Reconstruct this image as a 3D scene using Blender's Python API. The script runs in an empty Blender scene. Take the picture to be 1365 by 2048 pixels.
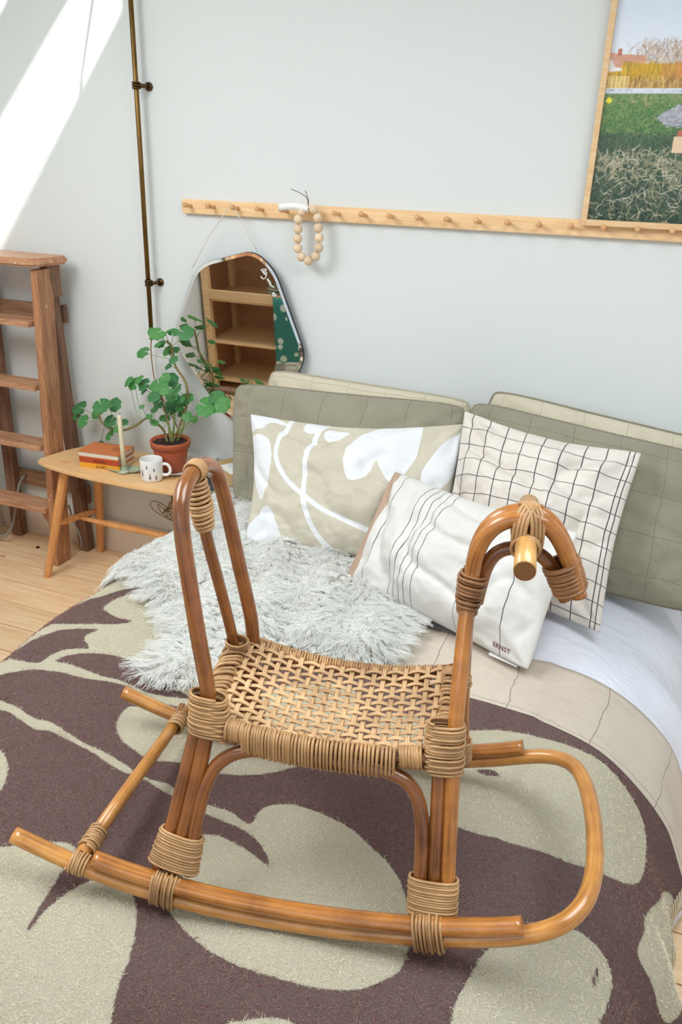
import bpy, bmesh, math, random
import numpy as np
from mathutils import Vector, Matrix, noise
random.seed(7); RNG = np.random.RandomState(11)
PI = math.pi
C = bpy.context.scene.collection

# ------------------------------------------------------------------ camera
CAM = np.array([0.0, -2.6045, 1.6])
R_ = np.array([[0.92716947, 0.17405802, -0.33175378], [0.37345053, -0.3588183, 0.85544382], [0.02985753, -0.91703502, -0.39768744]])
cd = bpy.data.cameras.new('camera'); cam = bpy.data.objects.new('camera', cd); C.objects.link(cam)
cd.sensor_fit = 'VERTICAL'; cd.sensor_height = 36.0; cd.lens = 1605.0 / 2048 * 36; cd.clip_start = .05
m = Matrix.Identity(4)
for i in range(3):
    m[i][0] = R_[i, 0]; m[i][1] = -R_[i, 1]; m[i][2] = -R_[i, 2]; m[i][3] = CAM[i]
cam.matrix_world = m
sc = bpy.context.scene; sc.camera = cam

# ------------------------------------------------------------------ light
sc.view_settings.view_transform = 'Standard'; sc.view_settings.look = 'None'
sc.view_settings.gamma = 1.0; sc.view_settings.use_curve_mapping = False
sc.view_settings.exposure = -0.08
w = bpy.data.worlds.new('sky'); sc.world = w; w.use_nodes = True
w.node_tree.nodes['Background'].inputs[0].default_value = (.84, .92, 1, 1)
w.node_tree.nodes['Background'].inputs[1].default_value = 0.74
def lamp(name, kind, loc, direction, energy, color, **kw):
    l = bpy.data.lights.new(name, kind); o = bpy.data.objects.new(name, l); C.objects.link(o)
    o.location = loc; o.rotation_euler = Vector(direction).to_track_quat('-Z', 'Y').to_euler()
    l.energy = energy; l.color = color
    for k, v in kw.items(): setattr(l, k, v)
    return o
SUN = Vector((-.25, .6, -.76)).normalized()
lamp('sun', 'SUN', (-1, -2, 4), SUN, 7.0, (1, .96, .9), angle=math.radians(1.6))
lamp('skylight_daylight', 'AREA', (-1.75, -2.0, 2.50), (.30, .12, -1), 62, (.93, .97, 1), shape='RECTANGLE', size=1.5, size_y=1.1)
lamp('bed_overhead_fill', 'AREA', (.35, -1.75, 2.52), (-.05, -.12, -1), 36, (.90, .96, 1), shape='RECTANGLE', size=1.3, size_y=1.0)  # added fill lamp that brightens the bed from above; no opening in the ceiling
lamp('camera_side_fill', 'AREA', (-.6, -4.6, 2.1), (-.16, 1, -.30), 16, (.92, .97, 1), shape='RECTANGLE', size=2.4, size_y=1.6)  # added soft fill from behind the camera, not a real window
sc.cycles.max_bounces = 8

# ------------------------------------------------------------------ helpers
def srgb(r, g, b):
    f = lambda c: (c/255/12.92) if c/255 <= .04045 else ((c/255+.055)/1.055)**2.4
    return (f(r), f(g), f(b), 1)
def tag(o, label=None, cat=None, group=None, kind=None):
    if label: o['label'] = label
    if cat: o['category'] = cat
    if group: o['group'] = group
    if kind: o['kind'] = kind
    return o
def empty(name, loc=(0, 0, 0), rz=0.0):
    o = bpy.data.objects.new(name, None); C.objects.link(o); o.location = loc; o.rotation_euler = (0, 0, rz)
    o.empty_display_size = .05
    return o
def link(name, me, mat=None, parent=None, smooth=True):
    if mat is not None and not me.materials: me.materials.append(mat)
    if smooth: me.polygons.foreach_set('use_smooth', [True]*len(me.polygons))
    o = bpy.data.objects.new(name, me); C.objects.link(o)
    if parent: o.parent = parent
    return o
def mesh(name, verts, faces, uv=None):
    me = bpy.data.meshes.new(name); me.from_pydata([tuple(map(float, v)) for v in verts], [], faces)
    if uv is not None:
        l = me.uv_layers.new(name='UVMap'); idx = np.zeros(len(me.loops), int); me.loops.foreach_get('vertex_index', idx)
        l.data.foreach_set('uv', np.asarray(uv, float)[idx].ravel())
    me.update(); return me
def catmull(P, n=6):
    P = [np.array(p, float) for p in P]; out = []
    if len(P) < 3:
        return [P[0]+(P[1]-P[0])*k/n for k in range(n+1)]
    for i in range(len(P)-1):
        p0 = P[i-1] if i else 2*P[0]-P[1]; p1, p2 = P[i], P[i+1]; p3 = P[i+2] if i+2 < len(P) else 2*P[-1]-P[-2]
        for k in range(n):
            t = k/n; out.append(.5*((2*p1)+(-p0+p2)*t+(2*p0-5*p1+4*p2-p3)*t*t+(-p0+3*p1-3*p2+p3)*t**3))
    out.append(P[-1]); return out
def smooth_path(P, n=6, it=2):
    """catmull path with its traced jitter relaxed"""
    Q = [np.array(p, float) for p in P]
    for _ in range(it):
        Q = [Q[0]]+[Q[i]*.5+(Q[i-1]+Q[i+1])*.25 for i in range(1, len(Q)-1)]+[Q[-1]]
    return catmull(Q, n)
def tube_data(path, rad, seg=10, cap=True, flat=None):
    """rad number or list; flat=(axis, factor) squashes the section along axis"""
    P = np.array(path, float); n = len(P)
    rr = np.full(n, rad) if np.isscalar(rad) else np.interp(np.linspace(0, 1, n), np.linspace(0, 1, len(rad)), rad)
    T = np.gradient(P, axis=0); T /= np.linalg.norm(T, axis=1)[:, None]+1e-12
    a = np.array([0, 0, 1.]) if abs(T[0][2]) < .9 else np.array([1., 0, 0])
    N = np.cross(T[0], a); N /= np.linalg.norm(N)
    V = []; UV = []; L = 0
    for i in range(n):
        if i: N = N-T[i]*(N@T[i]); N /= np.linalg.norm(N)+1e-12; L += np.linalg.norm(P[i]-P[i-1])
        B = np.cross(T[i], N)
        for k in range(seg):
            th = 2*PI*k/seg; V.append(P[i]+rr[i]*(math.cos(th)*N+math.sin(th)*B)); UV.append((abs(k/seg-.5)*2*.06, L))
    F = [(i*seg+k, i*seg+(k+1) % seg, (i+1)*seg+(k+1) % seg, (i+1)*seg+k) for i in range(n-1) for k in range(seg)]
    if cap: F.append(tuple(range(seg-1, -1, -1))); F.append(tuple((n-1)*seg+k for k in range(seg)))
    return V, F, UV
def tube(name, path, rad, mat, parent=None, seg=10, cap=True):
    V, F, UV = tube_data(path, rad, seg, cap)
    me = mesh(name, V, F, UV); o = link(name, me, mat, parent)
    if cap: 
        for p in list(me.polygons)[-2:]: p.use_smooth = False
    return o
class MB:
    def __init__(s): s.V = []; s.F = []; s.UV = []
    def add(s, V, F, UV=None):
        k = len(s.V); s.V += list(V); s.F += [tuple(i+k for i in f) for f in F]; s.UV += list(UV) if UV is not None else [(0, 0)]*len(V)
        return s
    def build(s, name, mat, parent=None, smooth=True): return link(name, mesh(name, s.V, s.F, s.UV), mat, parent, smooth)
def boxm(name, lo, hi, mat, parent=None, bev=.002, rot=None, seg=2, jit=0, edit=None, smooth=False):
    """bevelled box from lo to hi; edit(v) may move each corner before bevelling"""
    bm = bmesh.new(); bmesh.ops.create_cube(bm, size=1)
    for v in bm.verts:
        v.co = Vector([lo[i]+(v.co[i]+.5)*(hi[i]-lo[i]) for i in range(3)])
        if edit: v.co = Vector(edit(v.co))
    if bev: bmesh.ops.bevel(bm, geom=list(bm.edges), offset=bev, segments=seg, affect='EDGES', profile=.6)
    if rot: bm.transform(rot)
    me = bpy.data.meshes.new(name); bm.to_mesh(me); bm.free()
    return link(name, me, mat, parent, smooth)
def prism(name, poly, z0, z1, mat, parent=None, bev=.003, taper=None):
    """flat polygon (list of xy) extruded from z0 to z1"""
    bm = bmesh.new(); vs = [bm.verts.new((x, y, z0)) for x, y in poly]; f = bm.faces.new(vs)
    if f.normal.z > 0: f.normal_flip()
    r = bmesh.ops.extrude_face_region(bm, geom=[f])
    for g in r['geom']:
        if isinstance(g, bmesh.types.BMVert): g.co.z = z1
    bmesh.ops.recalc_face_normals(bm, faces=bm.faces)
    if bev:
        e = [e for e in bm.edges if abs(e.verts[0].co.z-e.verts[1].co.z) < 1e-6]
        bmesh.ops.bevel(bm, geom=e, offset=bev, segments=2, affect='EDGES')
    me = bpy.data.meshes.new(name); bm.to_mesh(me); bm.free()
    return link(name, me, mat, parent, False)
def lathe(name, prof, mat, parent=None, loc=(0, 0, 0), seg=40, smooth=True):
    V = []; F = []
    for r, z in prof:
        for k in range(seg): V.append((loc[0]+r*math.cos(2*PI*k/seg), loc[1]+r*math.sin(2*PI*k/seg), loc[2]+z))
    for i in range(len(prof)-1):
        for k in range(seg): F.append((i*seg+k, i*seg+(k+1) % seg, (i+1)*seg+(k+1) % seg, (i+1)*seg+k))
    return link(name, mesh(name, V, F), mat, parent, smooth)
def text(name, s, size, mat, parent, M, ext=.0004, bold=0.0):
    cu = bpy.data.curves.new(name, 'FONT'); cu.body = s; cu.size = size; cu.extrude = ext; cu.align_x = 'CENTER'; cu.align_y = 'CENTER'; cu.offset = bold
    cu.resolution_u = 3
    t = bpy.data.objects.new(name, cu); C.objects.link(t)
    me = bpy.data.meshes.new_from_object(t.evaluated_get(bpy.context.evaluated_depsgraph_get())); bpy.data.objects.remove(t)
    me.transform(M); me.materials.clear(); return link(name, me, mat, parent, False)
def frame_m(origin, xdir, up):
    """matrix whose X is xdir, Y is up, Z the face normal"""
    x = Vector(xdir).normalized(); z = x.cross(Vector(up)).normalized(); y = z.cross(x)
    M = Matrix.Identity(4)
    for i in range(3): M[i][0] = x[i]; M[i][1] = y[i]; M[i][2] = z[i]; M[i][3] = origin[i]
    return M
def helix(mb, path, axA, hA, hB, turns, r, expo=2.6, spt=16, seg=5, jit=.25, tilt=0.0):
    """a cane wound around a bundle: superellipse section hA along axA, hB across, along the path"""
    P = np.array(catmull(path, 8)); n = int(turns*spt)
    tt = np.linspace(0, 1, n+1); Q = np.stack([np.interp(tt, np.linspace(0, 1, len(P)), P[:, i]) for i in range(3)], 1)
    D = P[-1]-P[0]; D /= np.linalg.norm(D); A = np.array(axA, float); A = A-D*(A@D); A /= np.linalg.norm(A); B = np.cross(D, A)
    a = np.interp(tt, np.linspace(0, 1, len(np.atleast_1d(hA))), np.atleast_1d(hA)) if np.size(hA) > 1 else np.full(n+1, hA)
    b = np.interp(tt, np.linspace(0, 1, len(np.atleast_1d(hB))), np.atleast_1d(hB)) if np.size(hB) > 1 else np.full(n+1, hB)
    out = []; ph = random.random()*6
    for i in range(n+1):
        th = 2*PI*i/spt+ph; c, s = math.cos(th), math.sin(th); e = 2/expo
        k = i//spt; rj = 1+jit*.12*math.sin(k*2.7+ph*3)
        out.append(Q[i]+A*a[i]*rj*math.copysign(abs(c)**e, c)+B*b[i]*rj*math.copysign(abs(s)**e, s)+D*(tilt*c*a[i]+jit*r*math.sin(k*5.1+ph+s)*.7))
    mb.add(*tube_data(out, r, seg, True)); return mb

# ------------------------------------------------------------------ materials
def M_(name):
    m = bpy.data.materials.new(name); m.use_nodes = True; nt = m.node_tree
    b = nt.nodes['Principled BSDF']
    return m, nt, b
def N(nt, kind, **kw):
    n = nt.nodes.new(kind)
    for k, v in kw.items():
        if k in n.inputs.keys() if isinstance(k, str) else False: n.inputs[k].default_value = v
        else: setattr(n, k, v)
    return n
def sets(n, **kw):
    for k, v in kw.items(): n.inputs[k.replace('_', ' ')].default_value = v
    return n
def coords(nt, kind, scale=(1, 1, 1), rnd=False, loc=(0, 0, 0)):
    tc = nt.nodes.new('ShaderNodeTexCoord'); mp = nt.nodes.new('ShaderNodeMapping'); mp.inputs['Scale'].default_value = scale; mp.inputs['Location'].default_value = loc
    nt.links.new(tc.outputs[kind], mp.inputs['Vector'])
    if rnd:
        oi = nt.nodes.new('ShaderNodeObjectInfo'); ml = nt.nodes.new('ShaderNodeMath'); ml.operation = 'MULTIPLY'; ml.inputs[1].default_value = 37.
        nt.links.new(oi.outputs['Random'], ml.inputs[0]); nt.links.new(ml.outputs[0], mp.inputs['Location'])
    return mp.outputs[0]
def noise_n(nt, vec, scale, detail=4, rough=.55, dist=0):
    n = nt.nodes.new('ShaderNodeTexNoise'); sets(n, Scale=scale, Detail=detail, Roughness=rough, Distortion=dist); nt.links.new(vec, n.inputs['Vector']); return n.outputs['Fac']
def ramp(nt, fac, stops):
    r = nt.nodes.new('ShaderNodeValToRGB'); e = r.color_ramp.elements
    while len(e) < len(stops): e.new(.5)
    for i, (p, c) in enumerate(stops): e[i].position = p; e[i].color = c
    nt.links.new(fac, r.inputs[0]); return r.outputs[0]
def mixc(nt, fac, a, b, mode='MIX'):
    m = nt.nodes.new('ShaderNodeMix'); m.data_type = 'RGBA'; m.blend_type = mode
    for s, v in ((m.inputs[0], fac), (m.inputs[6], a), (m.inputs[7], b)):
        if isinstance(v, bpy.types.NodeSocket): nt.links.new(v, s)
        else: s.default_value = v
    return m.outputs[2]
def mathn(nt, op, a, b=None, c=None, clamp=False):
    m = nt.nodes.new('ShaderNodeMath'); m.operation = op; m.use_clamp = clamp
    for s, v in zip(m.inputs, (a, b, c)):
        if v is None: continue
        if isinstance(v, bpy.types.NodeSocket): nt.links.new(v, s)
        else: s.default_value = v
    return m.outputs[0]
def bump(nt, b, h, strength=.3, dist=.002):
    n = nt.nodes.new('ShaderNodeBump'); n.inputs['Strength'].default_value = strength; n.inputs['Distance'].default_value = dist
    nt.links.new(h, n.inputs['Height']); nt.links.new(n.outputs[0], b.inputs['Normal'])
def plain(name, col, rough=.6, metal=0, bumps=None, spec=None, var=None):
    m, nt, b = M_(name); b.inputs['Base Color'].default_value = col; b.inputs['Roughness'].default_value = rough; b.inputs['Metallic'].default_value = metal
    if spec is not None: b.inputs['Specular IOR Level'].default_value = spec
    if bumps:
        f = noise_n(nt, coords(nt, 'Object'), bumps[0], 5, .6); bump(nt, b, f, bumps[1], bumps[2] if len(bumps) > 2 else .002)
    if var:
        f = noise_n(nt, coords(nt, 'Object'), var[0], 4, .6)
        nt.links.new(mixc(nt, f, col, var[1]), b.inputs['Base Color'])
    return m
def wood(name, light, dark, scale=(1, 1, 1), rough=.5, grain=1.0, coord='Object', knots=False, paint=False, coat=0):
    m, nt, b = M_(name); v = coords(nt, coord, scale, rnd=True)
    f1 = noise_n(nt, v, 4, 8, .6, .6); f2 = noise_n(nt, v, 22, 3, .6, .2)
    f = mathn(nt, 'ADD', mathn(nt, 'MULTIPLY', f1, .72), mathn(nt, 'MULTIPLY', f2, .28))
    col = ramp(nt, f, [(.36, dark), (.64, light)])
    oi = nt.nodes.new('ShaderNodeObjectInfo')
    hv = nt.nodes.new('ShaderNodeHueSaturation'); nt.links.new(mathn(nt, 'MULTIPLY_ADD', oi.outputs['Random'], .18, .91), hv.inputs['Value']); nt.links.new(col, hv.inputs['Color']); col = hv.outputs[0]
    if knots:
        vv = coords(nt, coord, (knots[0], knots[1], knots[1]), rnd=True)
        vo = nt.nodes.new('ShaderNodeTexVoronoi'); vo.inputs['Scale'].default_value = 1.0; nt.links.new(vv, vo.inputs['Vector'])
        k = ramp(nt, vo.outputs['Distance'], [(.03, srgb(200, 150, 110)), (.045, srgb(120, 76, 50)), (.075, (1, 1, 1, 1))])
        col = mixc(nt, 1.0, col, k, 'MULTIPLY')
    if paint:
        p = noise_n(nt, coords(nt, 'Object', (1, 1, .6)), 55, 2, .7); pm = ramp(nt, p, [(.70, (0, 0, 0, 1)), (.73, (1, 1, 1, 1))])
        col = mixc(nt, pm, col, srgb(225, 215, 200))
    nt.links.new(col, b.inputs['Base Color']); b.inputs['Roughness'].default_value = rough
    b.inputs['Coat Weight'].default_value = coat; b.inputs['Coat Roughness'].default_value = .2
    bump(nt, b, f, .25*grain, .001)
    return m
def rattan(name, light, dark, rough=.32, coat=.5):
    m, nt, b = M_(name); v = coords(nt, 'UV', (60, 3, 1), rnd=True)
    f = noise_n(nt, v, 3, 5, .6, .3); g = noise_n(nt, coords(nt, 'Object', (1, 1, 1)), 14, 3, .6)
    f = mathn(nt, 'ADD', mathn(nt, 'MULTIPLY', f, .5), mathn(nt, 'MULTIPLY', g, .5))
    nt.links.new(ramp(nt, f, [(.34, dark), (.62, light)]), b.inputs['Base Color'])
    b.inputs['Roughness'].default_value = rough; b.inputs['Coat Weight'].default_value = coat; b.inputs['Coat Roughness'].default_value = .15
    bump(nt, b, f, .2, .001); return m
def cloth(name, col, col2=None, weave=900, wr=.25, fold=.0, rough=.9, sheen=.2, varscale=3):
    m, nt, b = M_(name); v = coords(nt, 'UV')
    base = col
    if col2:
        f = noise_n(nt, v, varscale, 4, .6); base = mixc(nt, ramp(nt, f, [(.3, (0, 0, 0, 1)), (.7, (1, 1, 1, 1))]), col, col2)
    w1 = nt.nodes.new('ShaderNodeTexWave'); w1.bands_direction = 'X'; sets(w1, Scale=weave/6.28, Distortion=1.5, Detail=1); nt.links.new(v, w1.inputs['Vector'])
    w2 = nt.nodes.new('ShaderNodeTexWave'); w2.bands_direction = 'Y'; sets(w2, Scale=weave/6.28, Distortion=1.5, Detail=1); nt.links.new(v, w2.inputs['Vector'])
    h = mathn(nt, 'ADD', mathn(nt, 'MULTIPLY', w1.outputs['Fac'], .5), mathn(nt, 'MULTIPLY', w2.outputs['Fac'], .5))
    nz = noise_n(nt, v, 60, 5, .7)
    h = mathn(nt, 'ADD', mathn(nt, 'MULTIPLY', h, .4), nz)
    bump(nt, b, h, wr, .003)
    if fold:
        fb = nt.nodes.new('ShaderNodeBump'); fb.name = 'folds'; fb.inputs['Strength'].default_value = min(1, fold*.5); fb.inputs['Distance'].default_value = .022
        f1 = noise_n(nt, coords(nt, 'UV', (1, 1.7, 1)), 7, 3, .5, .5); rid = mathn(nt, 'ABSOLUTE', mathn(nt, 'SUBTRACT', f1, .5))
        f2 = noise_n(nt, coords(nt, 'UV', (1.5, 1, 1)), 26, 3, .6, .8); nt.links.new(mathn(nt, 'ADD', mathn(nt, 'MULTIPLY', rid, 1.6), mathn(nt, 'MULTIPLY', f2, .3)), fb.inputs['Height'])
        nt.links.new(fb.outputs[0], b.inputs['Normal'].links[0].from_node.inputs['Normal'])
    if isinstance(base, bpy.types.NodeSocket): nt.links.new(base, b.inputs['Base Color'])
    else: b.inputs['Base Color'].default_value = base
    b.inputs['Roughness'].default_value = rough; b.inputs['Sheen Weight'].default_value = sheen; b.inputs['Specular IOR Level'].default_value = .15
    m['_b'] = 1
    return m, nt, b, base
def lines_mask(nt, coordsock, period, width, offset=0.0):
    """1 on thin lines repeating along a coordinate"""
    a = mathn(nt, 'ADD', coordsock, offset); f = mathn(nt, 'PINGPONG', a, period/2); return mathn(nt, 'LESS_THAN', f, width/2)

MAT = {}
MAT['wall'] = plain('painted plaster', srgb(219, 224, 223), .85, bumps=(220, .12, .001), var=(1.3, srgb(216, 221, 220)))
MAT['trim'] = plain('painted trim', srgb(222, 208, 190), .5)
MAT['lowwall'] = MAT['wall']
MAT['floor'] = wood('pine floor', srgb(244, 216, 176), srgb(226, 184, 136), (1.2, 14, 14), .42, .8, knots=(4.5, 13), coat=.15)
MAT['pine'] = wood('pale pine', srgb(238, 206, 160), srgb(222, 178, 126), (1.5, 22, 22), .5, .6)
MAT['peg'] = wood('beech peg', srgb(232, 186, 134), srgb(205, 150, 98), (6, 6, 6), .45, .5)
MAT['bench'] = wood('oiled birch', srgb(238, 200, 148), srgb(226, 180, 124), (1.6, 18, 18), .4, .5, coat=.15)
MAT['benchleg'] = wood('oiled birch leg', srgb(226, 166, 104), srgb(205, 138, 80), (18, 18, 1.6), .42, .5, coat=.15)
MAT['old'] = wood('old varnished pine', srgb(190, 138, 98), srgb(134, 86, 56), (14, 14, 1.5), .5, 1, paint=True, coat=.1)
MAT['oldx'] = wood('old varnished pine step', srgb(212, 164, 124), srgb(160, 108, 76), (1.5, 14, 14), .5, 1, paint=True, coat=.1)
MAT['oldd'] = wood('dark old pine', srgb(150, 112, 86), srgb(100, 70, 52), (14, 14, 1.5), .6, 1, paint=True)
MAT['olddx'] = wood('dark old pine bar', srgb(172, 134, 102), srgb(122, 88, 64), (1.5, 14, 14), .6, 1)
MAT['cane'] = rattan('honey cane pole', srgb(192, 124, 52), srgb(118, 66, 24), .28, .6)
MAT['canedark'] = rattan('red brown cane pole', srgb(156, 94, 42), srgb(86, 46, 20), .28, .6)
MAT['canelight'] = rattan('light cane pole', srgb(208, 146, 70), srgb(148, 90, 36), .28, .6)
MAT['wrap'] = rattan('wound rattan core', srgb(200, 158, 108), srgb(132, 94, 58), .5, .15)
MAT['wrapdark'] = rattan('dark wound rattan', srgb(168, 118, 72), srgb(102, 64, 36), .45, .2)
MAT['weave'] = rattan('woven rattan', srgb(224, 186, 138), srgb(160, 122, 84), .5, .15)
MAT['handle'] = rattan('pale cane handle', srgb(214, 166, 98), srgb(164, 114, 58), .3, .5)
MAT['caneend'] = plain('cut cane end', srgb(120, 78, 40), .8, bumps=(400, .5))
MAT['brass'] = plain('aged brass', srgb(150, 116, 62), .38, 1.0, var=(20, srgb(84, 66, 40)))
MAT['brassd'] = plain('dark aged brass', srgb(92, 72, 46), .35, 1.0)
MAT['black'] = plain('black edge', srgb(26, 26, 26), .5)
MAT['white'] = plain('white glaze', srgb(238, 238, 236), .15)
MAT['paper'] = plain('white paper', srgb(240, 240, 238), .8)
MAT['string'] = plain('pale string', srgb(222, 212, 196), .9)
MAT['twine'] = plain('brown twine', srgb(160, 122, 82), .9)
MAT['leather'] = plain('brown leather cord', srgb(88, 48, 34), .6)
MAT['rope'] = plain('grey rope', srgb(150, 145, 138), .9, bumps=(500, .6))
MAT['bead'] = wood('raw beech bead', srgb(234, 212, 182), srgb(218, 188, 152), (12, 12, 12), .6, .4)

# ------------------------------------------------------------------ room
WY = .012
def struct(o): o['kind'] = 'structure'; return o
struct(boxm('wall_back', (-2.85, WY, -.02), (1.6, WY+.12, 2.62), MAT['wall'], bev=0))
struct(boxm('wall_left', (-2.83, -2.6, -.02), (-2.71, WY, 2.62), MAT['wall'], bev=0))
# ceiling with two long roof slits that let the sun through
cc = bpy.data.curves.new('ceiling', 'CURVE'); cc.dimensions = '2D'; cc.fill_mode = 'BOTH'; cc.extrude = .01
def spl(pts):
    s = cc.splines.new('POLY'); s.points.add(len(pts)-1); s.use_cyclic_u = True
    for p, q in zip(s.points, pts): p.co = (q[0], q[1], 0, 1)
spl([(-2.83, .12), (3.6, .12), (3.6, -6.2), (-2.83, -6.2)])
ZC = 2.60
def to_ceiling(x, z):
    k = (ZC-z)/-SUN.z; return (x-SUN.x*k, WY-SUN.y*k)
for patch in ([(-2.83, .86), (-1.858, 2.03), (-1.858, 2.30), (-2.83, 1.30)], [(-2.83, 1.56), (-2.1, 2.32), (-2.25, 2.42), (-2.83, 1.84)]):
    spl([to_ceiling(*p) for p in patch])
oc = bpy.data.objects.new('ceiling', cc); C.objects.link(oc); oc.location = (0, 0, ZC+.01)
me = bpy.data.meshes.new_from_object(oc.evaluated_get(bpy.context.evaluated_depsgraph_get())); bpy.data.objects.remove(oc)
me.materials.clear(); o = link('ceiling', me, MAT['wall'], smooth=False); o.location = (0, 0, ZC+.01); struct(o)
k1 = [(-1.96, 2.12), (-1.978, 2.06), (-2.02, 1.93), (-2.056, 1.81), (-2.075, 1.68), (-2.08, 1.5)]
def along(x, z, f):
    k = f*(ZC-.05-z)/-SUN.z; return (x-SUN.x*k, WY-SUN.y*k, z-SUN.z*k)
cord = tube('blind_cord', catmull([along(x, z, .55) for x, z in k1]), .0075, MAT['white'], seg=8)
tag(cord, 'white curved blind rod near the skylight whose shadow crosses the sunlit wall', 'cord')
# floor boards
fl = struct(boxm('floor', (-2.85, -4.9, -.06), (1.6, WY, -.026), plain('dark gap', srgb(74, 52, 36), .95), bev=0))
src = None; y = .0; k = 0
while y > -3.4:
    jt = random.uniform(.4, 1.6)
    b_ = boxm('floor_board', (-2.71, y-.1310, -.02), (1.6, y, 0), MAT['floor'], fl, bev=.0014) if src is None else None
    if src is None: src = b_
    else:
        b_ = src.copy(); C.objects.link(b_); b_.parent = fl; b_.location = (0, y, 0)
    b_['kind'] = 'structure'; y -= .1355
# baseboard: tall painted board with a moulded top
bb = boxm('baseboard_back', (-2.71, -.004, .0), (1.6, WY+.001, .135), MAT['trim'], bev=.002); struct(bb)
boxm('moulding', (-2.71, -.010, .135), (1.6, WY+.001, .150), MAT['trim'], bb, bev=.004)
bb = boxm('baseboard_left', (-2.712, -2.6, 0), (-2.694, -.004, .135), MAT['trim'], bev=.002); struct(bb)
boxm('moulding', (-2.712, -2.6, .135), (-2.688, -.010, .150), MAT['trim'], bb, bev=.004)

# ------------------------------------------------------------------ things on the wall
rail = boxm('peg_rail', (-1.645, WY-.02, 1.424), (.75, WY, 1.471), MAT['pine'], bev=.002)
tag(rail, 'long pale pine peg rail screwed to the white wall', 'peg rail')
def peg_data():
    pts = [(0, .0, 0), (0, -.03, .003), (0, -.046, .006), (0, -.052, .0065)]
    return tube_data(catmull(pts, 3), [.0062, .0058, .0075, .0088, .0088, .0065], 10)
pm = mesh('peg', *peg_data())
px = -1.613
for i in range(25):
    p = link('peg', pm, MAT['peg'], rail) if i == 0 else rail.children[0].copy()
    if i: C.objects.link(p); p.parent = rail
    p.location = (px+.0045, WY-.018, 1.449); px += .0934
# brass pole
cp = tube('brass_pole', [(-1.787, -.035, 2.6), (-1.787, -.035, 1.6), (-1.789, -.035, .968)], .0086, MAT['brass'], seg=10)
tag(cp, 'slim aged brass pole running down the wall above the plant', 'pole')
for z in (1.822, 1.176):
    mb = MB()
    for dz in (-.008, 0, .008): mb.add(*tube_data([(-1.7865+.0115*math.cos(a), -.035+.0115*math.sin(a), z+dz) for a in np.linspace(0, 2*PI, 20)], .0038, 6, False))
    cl = mb.build('clamp', MAT['brassd'], cp)
    b2 = MB().add(*tube_data([(-1.776, -.03, z), (-1.768, -.012, z), (-1.766, WY, z)], .0065, 8))
    b2.add(*tube_data([(-1.766, WY-.007, z), (-1.766, WY, z)], .014, 16)); b2.build('wall_mount', MAT['brassd'], cp)
tw = tube('lamp_cord', catmull([(-1.789, -.035, .975), (-1.806, -.02, .93), (-1.81, -.012, .86), (-1.80, -.01, .79), (-1.76, -.004, .70), (-1.71, -.002, .60), (-1.70, -.002, .48), (-1.70, -.004, .36)]), .0022, MAT['twine'], seg=6)
tag(tw, 'thin twine hanging from the brass pole behind the plant', 'cord')
mb = MB()
for k in range(7):
    a = .05+.012*k; cx_, cz = -1.725, .275
    L = [(cx_+a*.9*math.cos(t+k*.9)*math.cos(.5*k), -.05-.01*math.sin(3*t+k), cz+.03*math.sin(t+k*.9)+.02*math.sin(2*t+k)) for t in np.linspace(0, 2*PI, 18)]
    mb.add(*tube_data(catmull(L, 2), .0018, 5, False))
for dx in (-.008, .006): mb.add(*tube_data(catmull([(-1.73+dx, -.05, .49), (-1.735+dx*.5, -.05, .38), (-1.725, -.05, .29)]), .0018, 5))
tag(mb.build('twine_bundle', MAT['twine']), 'tangled loops of brown twine hanging below the bench top', 'twine')

# mirror: rounded six-sided, bevelled, hung from the third peg
mo = [(-1.361, 1.312), (-1.27, 1.215), (-1.163, .985), (-1.205, .868), (-1.44, .690), (-1.60, .735), (-1.690, .960), (-1.572, 1.243)]
def round_poly(P, rads, n=7):
    out = []
    for i in range(len(P)):
        p = np.array(P[i], float); a = np.array(P[i-1], float)-p; b = np.array(P[(i+1) % len(P)], float)-p
        la, lb = np.linalg.norm(a), np.linalg.norm(b); r = min(rads[i], la*.48, lb*.48)
        A = p+a/la*r; B = p+b/lb*r
        for k in range(n+1):
            t = k/n; out.append((1-t)**2*A+2*t*(1-t)*p+t*t*B)
    return out
mp_ = [(-1.345, 1.322), (-1.268, 1.262), (-1.150, .960), (-1.230, .845), (-1.47, .660), (-1.71, .975), (-1.578, 1.258)]
mpr = round_poly(mp_, [.10, .10, .06, .09, .10, .09, .07])
mc = np.mean(mpr, 0); TH = math.radians(3.3)
def mir(p, d):   # tilts forward at the top
    z = p[1]-.95; return (p[0], -.012-z*math.sin(TH)-d*math.cos(TH), .95+z*math.cos(TH)-d*math.sin(TH))
m, nt, b = M_('mirror glass'); b.inputs['Metallic'].default_value = 1; b.inputs['Roughness'].default_value = .015; b.inputs['Base Color'].default_value = (.90, .90, .89, 1); MAT['mirror'] = m
def ring(off, d): return [mir(mc+(p-mc)*(1-off/np.linalg.norm(p-mc)), d) for p in mpr]
n = len(mpr)
mt = empty('wall_mirror', (-1.42, -.012, .95)); mt.location = (0, 0, 0)
tag(mt, 'angular wall mirror with rounded corners hanging on string from the third peg', 'mirror')
V = ring(.012, .0122); link('mirror_glass', mesh('mirror_glass', V, [tuple(range(n))]), MAT['mirror'], mt, False)
V = ring(.012, .0122)+ring(.001, .0105)
link('bevel', mesh('bevel', V, [(i, (i+1) % n, n+(i+1) % n, n+i) for i in range(n)]), MAT['mirror'], mt, False)
V = ring(.001, .0105)+ring(0, .0095)+ring(0, 0); F = [(i, (i+1) % n, n+(i+1) % n, n+i) for i in range(n)]+[(n+i, n+(i+1) % n, 2*n+(i+1) % n, 2*n+i) for i in range(n)]+[tuple(range(3*n-1, 2*n-1, -1))]
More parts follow.
